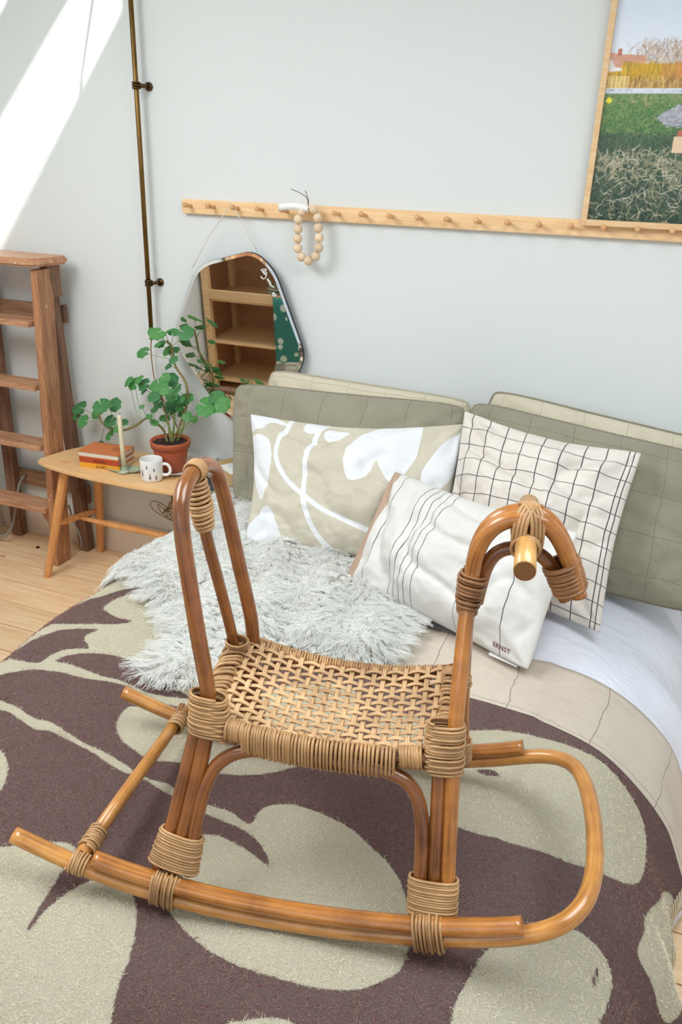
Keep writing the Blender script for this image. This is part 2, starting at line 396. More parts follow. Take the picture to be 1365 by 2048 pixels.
link('backing', mesh('backing', V, F), MAT['black'], mt, False)
tube('hanging_string', catmull([(-1.60, -.03, 1.243), (-1.52, -.035, 1.36), (-1.438, -.045, 1.452), (-1.428, -.05, 1.462), (-1.418, -.045, 1.454), (-1.335, -.035, 1.315)], 4), .0016, MAT['string'], mt, seg=5)

mb = MB()
for l_ in [[(-1.3155, 1.2552), (-1.3171, 1.2587), (-1.312, 1.2613), (-1.3044, 1.2618), (-1.2993, 1.2603), (-1.3002, 1.2563), (-1.3078, 1.2547), (-1.3129, 1.2561)], [(-1.3129, 1.2546), (-1.3096, 1.2497), (-1.3011, 1.2514), (-1.2972, 1.2502)], [(-1.3096, 1.2497), (-1.3045, 1.2442), (-1.3016, 1.2459), (-1.2982, 1.2483), (-1.2983, 1.2425), (-1.3012, 1.2349), (-1.308, 1.2288), (-1.3157, 1.2306), (-1.3199, 1.2365)], [(-1.2979, 1.227), (-1.2919, 1.2297), (-1.2936, 1.2207), (-1.2868, 1.2249), (-1.2886, 1.2159), (-1.2818, 1.2194)], [(-1.2895, 1.2114), (-1.2818, 1.2142), (-1.2835, 1.2082), (-1.2759, 1.2058), (-1.2717, 1.2017)], [(-1.2786, 1.1803), (-1.27, 1.1862), (-1.276, 1.1753), (-1.2667, 1.1731), (-1.265, 1.1785), (-1.2735, 1.1793)]]:
    mb.add(*tube_data(catmull([mir(p, .0135) for p in l_], 4), .0014, 6))
mb.build('lettering', MAT['white'], mt)

# bead garland on the fifth peg
bg = empty('bead_garland'); tag(bg, 'loop of pale wooden beads hanging from the fifth peg', 'bead garland')
beads = [(-1.123, 1.462), (-1.109, 1.437), (-1.106, 1.406), (-1.102, 1.375), (-1.103, 1.344), (-1.114, 1.316), (-1.14, 1.30), (-1.166, 1.311), (-1.179, 1.338), (-1.18, 1.368), (-1.179, 1.398), (-1.178, 1.429), (-1.166, 1.454)]
bm = bmesh.new(); bmesh.ops.create_uvsphere(bm, u_segments=20, v_segments=12, radius=.0152); sm = bpy.data.meshes.new('bead'); bm.to_mesh(sm); bm.free()
for x, z in beads:
    o = link('bead', sm, MAT['bead'], bg); o.location = (x+.004, -.052, z); o.rotation_euler = (random.random()*3, random.random()*3, 0)
cl = catmull([(x+.004, -.052, z) for x, z in beads]+[(-1.143, -.05, 1.463), (-1.119, -.052, 1.462)], 4)
tube('cord', cl, .0014, MAT['leather'], bg, seg=5)
tube('cord', catmull([(-1.137, -.055, 1.472), (-1.141, -.06, 1.495), (-1.16, -.062, 1.508), (-1.195, -.065, 1.521)]), .0011, MAT['leather'], bg, seg=5)
tube('cord', catmull([(-1.137, -.055, 1.472), (-1.136, -.06, 1.492), (-1.146, -.062, 1.518)]), .0011, MAT['leather'], bg, seg=5)
V = []; F = []
for i in range(13):
    x = -1.243+.108*i/12; yy = -.06-.006*math.sin(i/12*PI); zz = 1.462+.006*math.sin(i/12*PI)
    V += [(x, yy, zz-.010), (x, yy-.002, zz+.011)]
F = [(2*i, 2*i+2, 2*i+3, 2*i+1) for i in range(12)]
o = link('paper_tag', mesh('paper_tag', V, F), MAT['paper'], bg); md = o.modifiers.new('s', 'SOLIDIFY'); md.thickness = .0008

# framed photograph print leaning on the rail
FX, FZ, FW, FH = -.276, 1.457, .74, 1.02
pf = empty('framed_photo'); tag(pf, 'oak-framed photo of a garden with a hedge, resting above the peg rail', 'picture')
for lo, hi in (((FX, -.034, FZ), (FX+.0165, WY-.0205, FZ+FH)), ((FX+FW-.0165, -.034, FZ), (FX+FW, WY-.0205, FZ+FH)), ((FX+.0165, -.034, FZ), (FX+FW-.0165, WY-.0205, FZ+.0165)), ((FX+.0165, -.034, FZ+FH-.0165), (FX+FW-.0165, WY-.0205, FZ+FH))):
    boxm('frame_side', lo, hi, MAT['peg'] if 0 else MAT['pine'], pf, bev=.001)
nx, nz = 330, 440
xs = np.linspace(FX+.014, FX+FW-.014, nx); zs = np.linspace(FZ+.014, FZ+FH-.014, nz); X, Z = np.meshgrid(xs, zs)
def fn(sc, seed=0, ax=1., az=1.):
    """smooth random field on the print grid"""
    r = np.random.RandomState(seed); out = np.zeros_like(X); 
    for o_ in range(3):
        s = sc*2**o_; gx = ((X-xs[0])*ax/s); gz = ((Z-zs[0])*az/s); gx = (X-xs[0])*ax*s; gz = (Z-zs[0])*az*s
        g = r.rand(int(gz.max())+3, int(gx.max())+3); ix = gx.astype(int); iz = gz.astype(int); fx = gx-ix; fz = gz-iz; fx = fx*fx*(3-2*fx); fz = fz*fz*(3-2*fz)
        out += (g[iz, ix]*(1-fx)*(1-fz)+g[iz, ix+1]*fx*(1-fz)+g[iz+1, ix]*(1-fx)*fz+g[iz+1, ix+1]*fx*fz)/2**(o_+1)
    return out/.875
def lin(r, g, b): return np.array(srgb(r, g, b)[:3])
col = np.zeros(X.shape+(3,))
def put(mask, c, a=1.0):
    mk = (mask*a)[..., None] if mask.dtype != bool else (mask.astype(float)*a)[..., None]
    col[:] = col*(1-mk)+np.asarray(c)*mk
t = np.clip((Z-1.9)/.3, 0, 1)[..., None]; col[:] = lin(222, 230, 240)*(1-t)+lin(196, 210, 234)*t
# drawn the way a print is: washes first, then thousands of fine strokes
n1 = fn(40, 1); n2 = fn(90, 2); n3 = fn(14, 3); r = np.random.RandomState(3)
px_ = xs[1]-xs[0]; pz_ = zs[1]-zs[0]
def stroke(x0, z0, a, L, cv, c, al=.6, wd=0):
    k = np.linspace(0, 1, max(3, int(L/px_*1.3))); xx = x0+L*k*np.cos(a+cv*k); zz = z0+L*k*np.sin(a+cv*k)
    i_ = ((zz-zs[0])/pz_).astype(int); j_ = ((xx-xs[0])/px_).astype(int)
    for w2 in range(wd+1):
        jj = j_+w2; ok_ = (i_ >= 0) & (i_ < nz) & (jj >= 0) & (jj < nx)
        col[i_[ok_], jj[ok_]] = col[i_[ok_], jj[ok_]]*(1-al)+c*al
X1 = xs[-1]
# shrub crowns as sprays of twigs
for i in range(2600):
    cx0 = r.choice([-.15, -.10, -.05, .02, .09, .17, .25, .33, .42]); bx = cx0+r.normal(0, .03); h0 = r.uniform(.0, .85); top_ = .075+.02*math.sin(cx0*40)
    a0 = PI/2+r.normal(0, .5); c = lin(*[(196, 172, 150), (166, 136, 112), (214, 196, 172), (140, 116, 100)][r.randint(4)])
    stroke(bx, 1.845+h0*top_, a0, r.uniform(.008, .026), r.uniform(-.8, .8), c, .45)
# cottage
put((Z > 1.83) & (Z < 1.892) & (X > -.262) & (X < -.222), lin(232, 230, 228))
put((Z < 1.898-(X+.25)*.10) & (Z > 1.898-(X+.262)*1.15-.010) & (Z > 1.862) & (X < -.165), lin(214, 166, 142)); put((np.abs(X+.236) < .006) & (Z > 1.890) & (Z < 1.908), lin(186, 116, 92))
for i in range(160): stroke(r.uniform(-.25, -.17), r.uniform(1.865, 1.895), -.1, .02, 0, lin(196, 142, 116), .3)
# hedge and reeds
h = (Z < 1.868+.012*n1-.022*(X < -.225)) & (Z > 1.812); put(h, lin(188, 146, 46))
for i in range(5200):
    x0 = r.uniform(xs[0], X1); z0 = r.uniform(1.812, 1.862 if x0 > -.225 else 1.838); u_ = r.rand()
    if x0 < -.12: c = [(234, 190, 30), (214, 160, 24), (170, 130, 30), (150, 140, 50)][r.randint(4)]
    elif x0 < -.085: c = [(190, 140, 60), (160, 110, 50), (214, 160, 60)][r.randint(3)]
    else: c = [(232, 144, 56), (206, 130, 60), (180, 120, 60), (226, 170, 90)][r.randint(4)]
    if z0 < 1.832: c = [(176, 130, 66), (226, 190, 120), (120, 84, 46)][r.randint(3)]
    stroke(x0, z0, PI/2+r.normal(0, .12), r.uniform(.006, .022), 0, lin(*c), .5)
for x0 in np.arange(-.26, -.20, .0055): stroke(x0, 1.812, PI/2, .03, 0, lin(240, 214, 140), .7, 1)
# grass: green sward near the bar, darker tussocks and straw below
g = Z < 1.80; t = np.clip((1.80-Z)/.16, 0, 1)[..., None]; col[g] = (lin(104, 138, 78)*(1-t)+lin(44, 72, 50)*t)[g]
t2 = np.clip((1.62-Z)/.12, 0, 1)[..., None]; col[g] = (col*(1-t2)+lin(40, 54, 46)*t2)[g]
for i in range(15000):
    x0, z0 = r.uniform(xs[0], X1), zs[0]+(1.80-zs[0])*r.rand()
    if z0 > 1.70: c = [(60, 110, 54), (96, 140, 70), (40, 84, 48), (136, 160, 90), (182, 166, 120)][r.randint(5 if z0 > 1.77 else 4)]
    else: c = [(28, 50, 38), (52, 84, 56), (76, 96, 72), (36, 60, 46), (96, 112, 84)][r.randint(5)]
    stroke(x0, z0, r.normal(.9 if r.rand() < .5 else 2.2, .6), r.uniform(.006, .02), r.uniform(-.6, .6), lin(*c), .5)
for i in range(2600):
    x0, z0 = r.uniform(xs[0], X1), zs[0]+(1.66-zs[0])*r.rand()**.8
    dens = .25+.75*math.exp(-((z0-(1.625-((x0+.16)/.25)**2*.10))/.03)**2)
    if r.rand() > dens: continue
    c = lin(*[(206, 196, 160), (170, 168, 134), (226, 220, 196), (150, 140, 110)][r.randint(4)])*r.uniform(.6, 1)
    stroke(x0, z0, r.normal(.5 if r.rand() < .5 else 2.6, .6), r.uniform(.010, .034), r.uniform(-1.1, 1.1), c, .6)
pth = (Z < 1.772) & (Z > 1.722) & (X > -.115+np.abs(Z-1.742)*1.6); put(pth, lin(160, 160, 170))
for i in range(3000):
    x0, z0 = r.uniform(-.13, X1), r.uniform(1.718, 1.776)
    if x0 > -.118+abs(z0-1.742)*1.6: stroke(x0, z0, r.uniform(0, 3), .004, 0, lin(*[(196, 196, 204), (128, 128, 140), (150, 150, 156)][r.randint(3)]), .6)
put(((X+.247)**2+(Z-1.783)**2 < .00005) & (n2 > .35), lin(236, 224, 40))
put((Z < 1.813) & (Z > 1.799), lin(214, 220, 230)); put((Z < 1.802) & (Z > 1.799), lin(170, 176, 190), .8)
for i in range(120): stroke(r.uniform(xs[0], X1), r.uniform(1.806, 1.812), 0, r.uniform(.002, .01), 0, lin(150, 158, 170), .6)
put((X > -.062) & (X < -.03) & (Z > 1.655) & (Z < 1.695), lin(224, 196, 160)); put((X > -.054) & (X < -.04) & (Z > 1.695) & (Z < 1.712), lin(190, 100, 76))
F = [(j*nx+i, j*nx+i+1, (j+1)*nx+i+1, (j+1)*nx+i) for j in range(nz-1) for i in range(nx-1)]
me = bpy.data.meshes.new('print'); vv = np.stack([X.ravel(), np.full(X.size, -.020), Z.ravel()], 1); me.from_pydata(vv.tolist(), [], F)
at = me.color_attributes.new('col', 'FLOAT_COLOR', 'POINT'); at.data.foreach_set('color', np.concatenate([col.reshape(-1, 3), np.ones((X.size, 1))], 1).ravel())
m, nt, b = M_('photo print'); a_ = nt.nodes.new('ShaderNodeVertexColor'); a_.layer_name = 'col'; nt.links.new(a_.outputs[0], b.inputs['Base Color']); b.inputs['Roughness'].default_value = .12; b.inputs['Specular IOR Level'].default_value = .35
link('print', me, m, pf, False)
boxm('back_board', (FX+.004, -.018, FZ+.004), (FX+FW-.004, WY-.021, FZ+FH-.004), MAT['paper'], pf, bev=0)

# ------------------------------------------------------------------ old stepladder against the wall
ld = empty('stepladder', (-2.4, -.12, 0)); tag(ld, 'worn wooden stepladder with paint specks standing against the wall left of the bench', 'ladder')
LO = Vector((-2.4, -.12, 0))
def lbox(name, lo, hi, mat, bev=.003, edit=None, par=ld, off=LO):
    o = boxm(name, tuple(Vector(lo)-off), tuple(Vector(hi)-off), mat, par, bev, edit=(lambda v: edit(Vector(v)+off)-off) if edit else None); return o
def slope(x0, x1, y0, y1, z1=1.2):   # shear by height: bottom centre (x0,y0), top centre (x1,y1)
    def e(v):
        t = v.z/z1; return Vector((v.x+x0+(x1-x0)*t, v.y+y0+(y1-y0)*t, v.z))
    return e
for x0, x1 in ((-2.215, -2.182), (-2.625, -2.57)):
    lbox('front_stile', (-.017, -.042, 0), (.017, .042, 1.21), MAT['old'], .006, slope(x0, x1, -.185, -.145))
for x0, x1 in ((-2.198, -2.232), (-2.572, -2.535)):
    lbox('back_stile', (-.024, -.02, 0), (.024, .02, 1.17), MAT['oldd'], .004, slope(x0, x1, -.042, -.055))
for z in (1.02, .775, .53, .262):
    t = z/1.2; xr = -2.215+.017*t-.015; yc = -.185+.04*t
    s_ = lbox('step', (-2.625, yc-.058, z-.022), (xr, yc+.042, z), MAT['oldx'], .004)
lbox('step_brace', (-2.29, -.20, .16), (-2.23, -.18, .24), MAT['old'], .003, lambda v: Vector((v.x+(.0 if v.z > .2 or v.x > -2.25 else .05), v.y, v.z)))
prism('top_plate', [(x-LO.x, y-LO.y) for x, y in round_poly([(-2.70, -.215), (-2.150, -.225), (-2.125, -.04), (-2.70, -.03)], [.01, .05, .04, .01], 5)], 1.222, 1.252, MAT['oldx'], ld, .008)
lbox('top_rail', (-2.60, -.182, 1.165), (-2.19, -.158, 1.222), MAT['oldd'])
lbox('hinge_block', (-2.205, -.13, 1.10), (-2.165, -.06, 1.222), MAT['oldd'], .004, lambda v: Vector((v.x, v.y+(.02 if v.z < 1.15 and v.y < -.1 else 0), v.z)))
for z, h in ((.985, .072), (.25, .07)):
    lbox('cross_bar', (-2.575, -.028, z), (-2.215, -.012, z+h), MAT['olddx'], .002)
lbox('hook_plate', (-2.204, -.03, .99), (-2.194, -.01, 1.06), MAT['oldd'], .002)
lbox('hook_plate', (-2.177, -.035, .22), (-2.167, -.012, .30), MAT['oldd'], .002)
for p in ((-2.205, -.19, 1.185), (-2.165, -.12, .285)):
    lathe('bolt', [(0, 0), (.008, 0), (.0075, .004), (.003, .006), (0, .006)], MAT['brassd'], ld, (0, 0, 0), 14); o = ld.children[-1]; o.location = Vector(p)-LO; o.rotation_euler = (PI/2, 0, 0)
rp = [(-2.50, -.035, .30), (-2.515, -.06, .26), (-2.525, -.09, .16), (-2.53, -.12, .08), (-2.56, -.15, .035), (-2.61, -.16, .07), (-2.64, -.15, .15), (-2.63, -.14, .24)]
tube('rope', [tuple(Vector(p)-LO) for p in catmull(rp, 6)], .0058, MAT['rope'], ld, seg=8)
tube('rope', [tuple(Vector(p)-LO) for p in catmull([(-2.205, -.115, .24), (-2.185, -.12, .17), (-2.165, -.115, .11), (-2.172, -.10, .06), (-2.19, -.085, .03)], 6)], .004, MAT['rope'], ld, seg=8)

# ------------------------------------------------------------------ bench used as bedside table
BZ = .50
be = empty('bench', (-1.78, -.17, 0)); tag(be, 'slim light birch bench with boat-shaped top used as bedside table', 'bench')
O = Vector((-1.78, -.17, 0))
top = catmull([(-2.182, -.285), (-2.10, -.312), (-1.95, -.335), (-1.77, -.342), (-1.6, -.337), (-1.46, -.318), (-1.40, -.29), (-1.375, -.22), (-1.385, -.11), (-1.42, -.05), (-1.50, -.026), (-1.7, -.018), (-1.9, -.018), (-2.05, -.026), (-2.11, -.05), (-2.155, -.11), (-2.18, -.20), (-2.190, -.27)], 4)
prism('bench_top', [(p[0]-O.x, p[1]-O.y) for p in top], BZ-.020, BZ, MAT['bench'], be, .005)
def leg(a, b, r0=.0165, r1=.0185):
    a = np.array(a)-np.array(O); b = np.array(b)-np.array(O); pts = [a+(b-a)*t for t in np.linspace(0, 1, 8)]
    V, F, UV = tube_data(pts, [r0*.9, r0, r1, r1*1.05, r1*.95], 9); o = link('leg', mesh('leg', V, F, UV), MAT['benchleg'], be, False); return o
leg((-2.178, -.318, 0), (-2.07, -.262, BZ-.018)); leg((-2.13, -.032, .0), (-2.05, -.09, BZ-.018))
leg((-1.40, -.318, 0), (-1.50, -.262, BZ-.018)); leg((-1.41, -.032, 0), (-1.50, -.09, BZ-.018))
def stick(a, b, nm='stretcher'):
    a = np.array(a)-np.array(O); b = np.array(b)-np.array(O); tube(nm, [a+(b-a)*t for t in np.linspace(0, 1, 9)], [.008, .011, .015, .0125, .015, .011, .008], MAT['benchleg'], be, 9)
stick((-2.128, -.29, .235), (-2.10, -.062, .215)); stick((-1.452, -.29, .235), (-1.46, -.062, .215)); stick((-2.112, -.178, .226), (-1.455, -.178, .226))
prism('tenon', [(-2.095-O.x, -.268-O.y), (-2.05-O.x, -.262-O.y), (-2.052-O.x, -.250-O.y), (-2.097-O.x, -.256-O.y)], BZ-.001, BZ+.0006, MAT['benchleg'], be, 0)

# books
def book(loc, rz, L, D, H, cover, name='book', label=None, soft=False):
    e = empty(name, loc, rz); tag(e, label, 'book', 'books stacked on the bench')
    c = .0022 if not soft else .001
    mb = MB()
    boxm('cover', (0, 0, 0), (L, D, c), cover, e, .0004); boxm('cover', (0, 0, H-c), (L, D, H), cover, e, .0004); return e, c
CV = {'orange': plain('orange cloth cover', srgb(206, 122, 66), .7, bumps=(500, .2), var=(9, srgb(194, 108, 58))), 'red': plain('rust cover', srgb(176, 72, 36), .6), 'yellow': plain('yellow cover', srgb(232, 164, 44), .55),
      'pages': plain('page block', srgb(232, 224, 206), .9), 'ink': plain('dark ink', srgb(70, 38, 24), .8), 'kraft': plain('kraft card', srgb(196, 160, 112), .8, bumps=(300, .2)), 'dark': plain('dark blue cover', srgb(52, 54, 62), .5), 'grey': plain('grey cover', srgb(150, 152, 152), .6)}
m, nt, b = M_('page edges'); f = coords(nt, 'Object', (1, 1, 1)); wv = nt.nodes.new('ShaderNodeTexWave'); wv.bands_direction = 'Z'; sets(wv, Scale=260, Distortion=.6); nt.links.new(f, wv.inputs['Vector'])
nt.links.new(ramp(nt, wv.outputs['Fac'], [(0, srgb(198, 188, 168)), (1, srgb(238, 232, 218))]), b.inputs['Base Color']); b.inputs['Roughness'].default_value = .9; CV['edges'] = m
RZ = math.radians(6)
def stackbook(z, H, L, D, cov, label, spine, dx=0, dy=0, rz=RZ):
    e, c = book((-1.995+dx, -.268+dy, z), rz, L, D, H, CV[cov], label=label)
    boxm('page_block', (.002, .003 if not spine else .004, c), (L-.003, D-.003, H-c), CV['edges'], e, .0004)
    if spine: boxm('spine', (0, -.0018, 0), (L, .003, H), CV[cov], e, .0008)
    return e
e1 = stackbook(BZ, .0195, .172, .115, 'yellow', 'yellow paperback at the bottom of the stack on the bench', True, .003, 0)
text('spine_text', 'CACTI', .014, CV['ink'], e1, Matrix.Translation((.095, -.0022, .0098)) @ Matrix.Rotation(PI/2, 4, 'X') @ Matrix.Rotation(PI, 4, 'Z') @ Matrix.Scale(1.15, 4, (1, 0, 0)), bold=.0002)
e2 = stackbook(BZ+.0195, .0215, .170, .115, 'red', 'rust red book in the middle of the stack on the bench', True, .002, .001)
text('spine_text', 'GEOLOGY', .0115, CV['ink'], e2, Matrix.Translation((.088, -.0022, .0105)) @ Matrix.Rotation(PI/2, 4, 'X') @ Matrix.Rotation(PI, 4, 'Z'))
e3 = stackbook(BZ+.041, .0215, .175, .118, 'orange', 'tan orange book with pale pages lying on top of the stack', False, -.004, 0, RZ)
boxm('spine', (0, .115, 0), (.175, .119, .0215), CV['orange'], e3, .0008)
for k, (l_, x_) in enumerate(((.05, .118), (.036, .126), (.044, .134), (.028, .142), (.05, .150))):
    boxm('cover_line', (x_, .045, .0215), (x_+.0012, .045+l_, .0218), CV['ink'], e3, 0)
text('cover_text', 'ORCHIDS', .010, CV['ink'], e3, Matrix.Translation((.095, .055, .0216)) @ Matrix.Rotation(PI/2, 4, 'Z')) if 0 else None

# candle on a green ceramic dish
cdh = empty('candle_dish', (-1.812, -.235, BZ)); tag(cdh, 'sage green ceramic candle dish beside the mug', 'candle holder')
mg = plain('sage glaze', srgb(168, 182, 158), .25); mgd = plain('dark glaze mark', srgb(60, 62, 54), .3); mgl = plain('cream glaze', srgb(226, 226, 208), .25)
V = []; F = []; SG = 32
for i, (r, z) in enumerate([(0, .0), (.55, .0), (.8, .003), (1, .011), (.97, .0125), (.8, .006), (.5, .004), (0, .004)]):
    for k in range(SG):
        a = 2*PI*k/SG; rx, ry = .066*r, .036*r; pt = 1+.12*max(0, math.cos(a))**6+.12*max(0, -math.cos(a))**6
        V.append((rx*pt*math.cos(a), ry*math.sin(a), z))
F = [(i*SG+k, i*SG+(k+1) % SG, (i+1)*SG+(k+1) % SG, (i+1)*SG+k) for i in range(7) for k in range(SG)]
d = link('dish', mesh('dish', V, F), mg, cdh); d.rotation_euler = (0, 0, math.radians(12))
lathe('socket', [(0, .0035), (.013, .0035), (.0135, .014), (.0125, .017), (.010, .017), (.010, .008), (0, .008)], mg, cdh, (0, 0, 0), 24)
boxm('glaze_mark', (.028, -.024, .0085), (.042, -.016, .0105), mgd, cdh, .001)
lathe('rim_patch', [(.0, .0045), (.018, .0047), (.02, .0045)], mgl, cdh, (.012, -.022, .0015), 16)
ca = empty('candle', (-1.812, -.235, BZ+.008)); tag(ca, 'tall thin cream candle standing in the green dish', 'candle')
mw = plain('cream wax', srgb(226, 216, 186), .45); mw.node_tree.nodes['Principled BSDF'].inputs['Subsurface Weight'].default_value = .2
tube('wax', [(0, 0, 0), (-.001, 0, .10), (-.003, .001, .205), (-.003, .001, .213)], [.0098, .0092, .0085, .0082, .0055], mw, ca, 16)
tube('wick', catmull([(-.003, .001, .21), (-.002, .001, .218), (.002, .001, .222)], 4), .001, MAT['black'], ca, 6)

# mug with little fir trees
mu = empty('mug', (-1.668, -.262, BZ)); tag(mu, 'white mug printed with small black fir trees', 'mug')
R0, H0 = .0415, .082
lathe('body', [(0, .003), (.030, .003), (.032, 0), (.036, .0005), (R0-.002, .006), (R0-.0005, .02), (R0, .05), (R0+.0005, H0-.002), (R0-.0003, H0), (R0-.003, H0), (R0-.0038, H0-.004), (R0-.0042, .03), (R0-.006, .010), (.02, .007), (0, .007)], MAT['white'], mu, seg=48)
hd = [(R0-.002, 0, .062), (R0+.014, 0, .064), (R0+.027, 0, .052), (R0+.028, 0, .034), (R0+.017, 0, .022), (R0-.002, 0, .022)]
h_ = tube('handle', catmull(hd, 6), .0058, MAT['white'], mu, 12, False); h_.rotation_euler = (0, 0, math.radians(18))
def tree_print(a0, z0, hgt):
    mb = MB(); 
    def P(s, z):
        a = a0+s/R0; r = R0+.0004; return (r*math.cos(a), r*math.sin(a), z)
    def seg_(s0, z0_, s1, z1, w):
        mb.add([P(s0-w*.3, z0_-w), P(s0+w*.3, z0_+w), P(s1+w*.3, z1+w*.6), P(s1-w*.3, z1-w*.6)], [(0, 1, 2, 3)])
    mb.add([P(-.0005, z0), P(.0005, z0), P(.0003, z0+hgt), P(-.0003, z0+hgt)], [(0, 1, 2, 3)])
    for k in range(8):
        z = z0+hgt*(.25+.09*k); wd = hgt*.2*(1-k/9)
        for sg in (-1, 1): seg_(0, z+.0015, sg*wd, z-.0012, .0007)
    return mb.build('tree_print', MAT['black'], mu, False)
for a, z, hh in ((-108, .018, .033), (-66, .010, .028), (-80, .052, .020), (-140, .048, .020), (-44, .042, .018), (-150, .008, .025), (-35, .010, .022), (-112, .060, .0)):
    if hh: tree_print(math.radians(a), z, hh)

# saucers, pot and geranium
def dish(loc, r, label, h=.014):
    o = lathe('saucer', [(0, 0), (r*.6, 0), (r*.95, h), (r, h+.001), (r*.97, h+.003), (r*.62, .004), (0, .004)], MAT['white'], None, (0, 0, 0), 40); o.location = loc; tag(o, label, 'saucer'); return o
dish((-1.632, -.15, BZ), .078, 'white saucer under the terracotta pot'); dish((-1.532, -.10, BZ), .068, 'small white plate behind the pot by the notebook', .02)
pot = empty('geranium_pot', (-1.655, -.15, BZ+.004)); tag(pot, 'leggy green geranium growing in a terracotta pot on the bench', 'potted plant')
mt_ = plain('terracotta', srgb(186, 98, 62), .75, bumps=(60, .3), var=(14, srgb(168, 82, 50)))
lathe('pot', [(0, .004), (.044, .004), (.046, 0), (.050, .001), (.0665, .088), (.0665, .092), (.0735, .094), (.076, .112), (.0765, .118), (.074, .121), (.069, .120), (.066, .108), (0, .106)], mt_, pot, (0, 0, 0), 48)
ms = plain('potting soil', srgb(44, 32, 26), .95, bumps=(120, 1, .01))
V = []; 
bm = bmesh.new(); bmesh.ops.create_grid(bm, x_segments=18, y_segments=18, size=.066)
for v in bm.verts:
    r = v.co.length; 
    if r > .066: v.co *= .066/r
    v.co.z = .109+.006*noise.noise(v.co*90)
me = bpy.data.meshes.new('soil'); bm.to_mesh(me); bm.free(); link('soil', me, ms, pot)
def mleaf(name, c1, c2):
    m, nt, b = M_(name); uvv = coords(nt, 'UV'); vo = noise_n(nt, uvv, 6, 4, .6); oi = nt.nodes.new('ShaderNodeObjectInfo')
    hv = nt.nodes.new('ShaderNodeHueSaturation'); nt.links.new(mathn(nt, 'MULTIPLY_ADD', oi.outputs['Random'], .5, .78), hv.inputs['Value'])
    nt.links.new(mathn(nt, 'MULTIPLY_ADD', oi.outputs['Random'], -.03, .515), hv.inputs['Hue'])
    sx = nt.nodes.new('ShaderNodeSeparateXYZ'); nt.links.new(uvv, sx.inputs[0])
    an = mathn(nt, 'ABSOLUTE', mathn(nt, 'SINE', mathn(nt, 'MULTIPLY', sx.outputs[0], 7*PI)))
    vein = mathn(nt, 'LESS_THAN', an, .09)
    c = mixc(nt, vo, c1, c2); c = mixc(nt, mathn(nt, 'MULTIPLY', vein, .35), c, srgb(170, 200, 130)); nt.links.new(c, hv.inputs['Color'])
    nt.links.new(hv.outputs[0], b.inputs['Base Color']); b.inputs['Roughness'].default_value = .5; b.inputs['Subsurface Weight'].default_value = .0
    tr = nt.nodes.new('ShaderNodeBsdfTranslucent'); nt.links.new(hv.outputs[0], tr.inputs[0]); mx = nt.nodes.new('ShaderNodeMixShader'); mx.inputs[0].default_value = .25
    nt.links.new(b.outputs[0], mx.inputs[1]); nt.links.new(tr.outputs[0], mx.inputs[2]); nt.links.new(mx.outputs[0], nt.nodes['Material Output'].inputs[0])
    bump(nt, b, vo, .4, .002); return m
ML = mleaf('geranium leaf', srgb(84, 152, 82), srgb(52, 116, 62)); MST = plain('green stem', srgb(120, 148, 72), .6); MWD = plain('knobbly brown green stem', srgb(160, 148, 92), .8, bumps=(150, .8), var=(70, srgb(110, 92, 58)))
leaves = [(-1.679,-0.16,1.022,0.025),(-1.689,-0.09,1.011,0.015),(-1.668,-0.07,1.014,0.018),(-1.664,-0.16,0.988,0.016),(-1.688,-0.09,0.947,0.018),(-1.669,-0.07,0.946,0.018),(-1.765,-0.13,0.941,0.023),(-1.615,-0.16,0.936,0.015),(-1.677,-0.09,0.898,0.021),(-1.842,-0.09,0.805,0.025),(-1.757,-0.15,0.825,0.023),(-1.67,-0.18,0.841,0.029),(-1.664,-0.11,0.846,0.026),(-1.746,-0.09,0.773,0.023),(-1.62,-0.15,0.826,0.025),(-1.618,-0.18,0.809,0.022),(-1.602,-0.11,0.78,0.025),(-1.669,-0.09,0.745,0.032),(-1.718,-0.15,0.733,0.013),(-1.677,-0.18,0.766,0.015),(-1.706,-0.11,0.69,0.015),(-1.636,-0.09,0.718,0.018),(-1.575,-0.15,0.727,0.016),(-1.7,-0.18,0.695,0.015),(-2.101,-0.11,0.681,0.028),(-2.126,-0.09,0.644,0.025),(-2.055,-0.15,0.641,0.023),(-1.935,-0.18,0.729,0.028),(-1.929,-0.11,0.714,0.026),(-2.029,-0.09,0.664,0.025),(-1.925,-0.15,0.66,0.024),(-1.871,-0.18,0.647,0.018),(-1.965,-0.11,0.585,0.02),(-1.904,-0.09,0.641,0.014),(-2.058,-0.06,0.518,0.014),(-1.477,-0.17,0.783,0.036),(-1.461,-0.13,0.812,0.027),(-1.418,-0.16,0.795,0.026),(-1.583,-.12,1.028,.026)]
rl = random.Random(21)
for x_, y_, z_, r_ in list(leaves)[9:24]+list(leaves)[1:7:2]:
    leaves.append((x_+rl.uniform(-.032, .032), y_+rl.uniform(-.05, .01), z_+rl.uniform(-.035, .03), r_*rl.uniform(.6, .95)))
PO = Vector(pot.location)
SA = smooth_path([(-1.659,-.14,.612),(-1.67,-.135,.684),(-1.685,-.14,.755),(-1.692,-.14,.785)], 5, 0)
SB = smooth_path([(-1.650,-.14,.612),(-1.618,-.12,.698),(-1.597,-.11,.769),(-1.599,-.11,.839),(-1.641,-.11,.899),(-1.65,-.11,.942),(-1.653,-.11,.97),(-1.665,-.12,.99)], 6, 0)
SC = smooth_path([(-1.672,-.145,.612),(-1.69,-.14,.655),(-1.728,-.14,.682),(-1.756,-.15,.694),(-1.814,-.14,.654),(-1.877,-.14,.626),(-1.939,-.14,.626),(-1.974,-.14,.647),(-1.983,-.14,.673)], 6, 0)
def rel(P): return [tuple(Vector(p)-PO) for p in P]
def knob(P, r):
    P2 = catmull(P, 3); return P2, [r*(1+.25*math.sin(i*1.9)) for i in range(len(P2))]
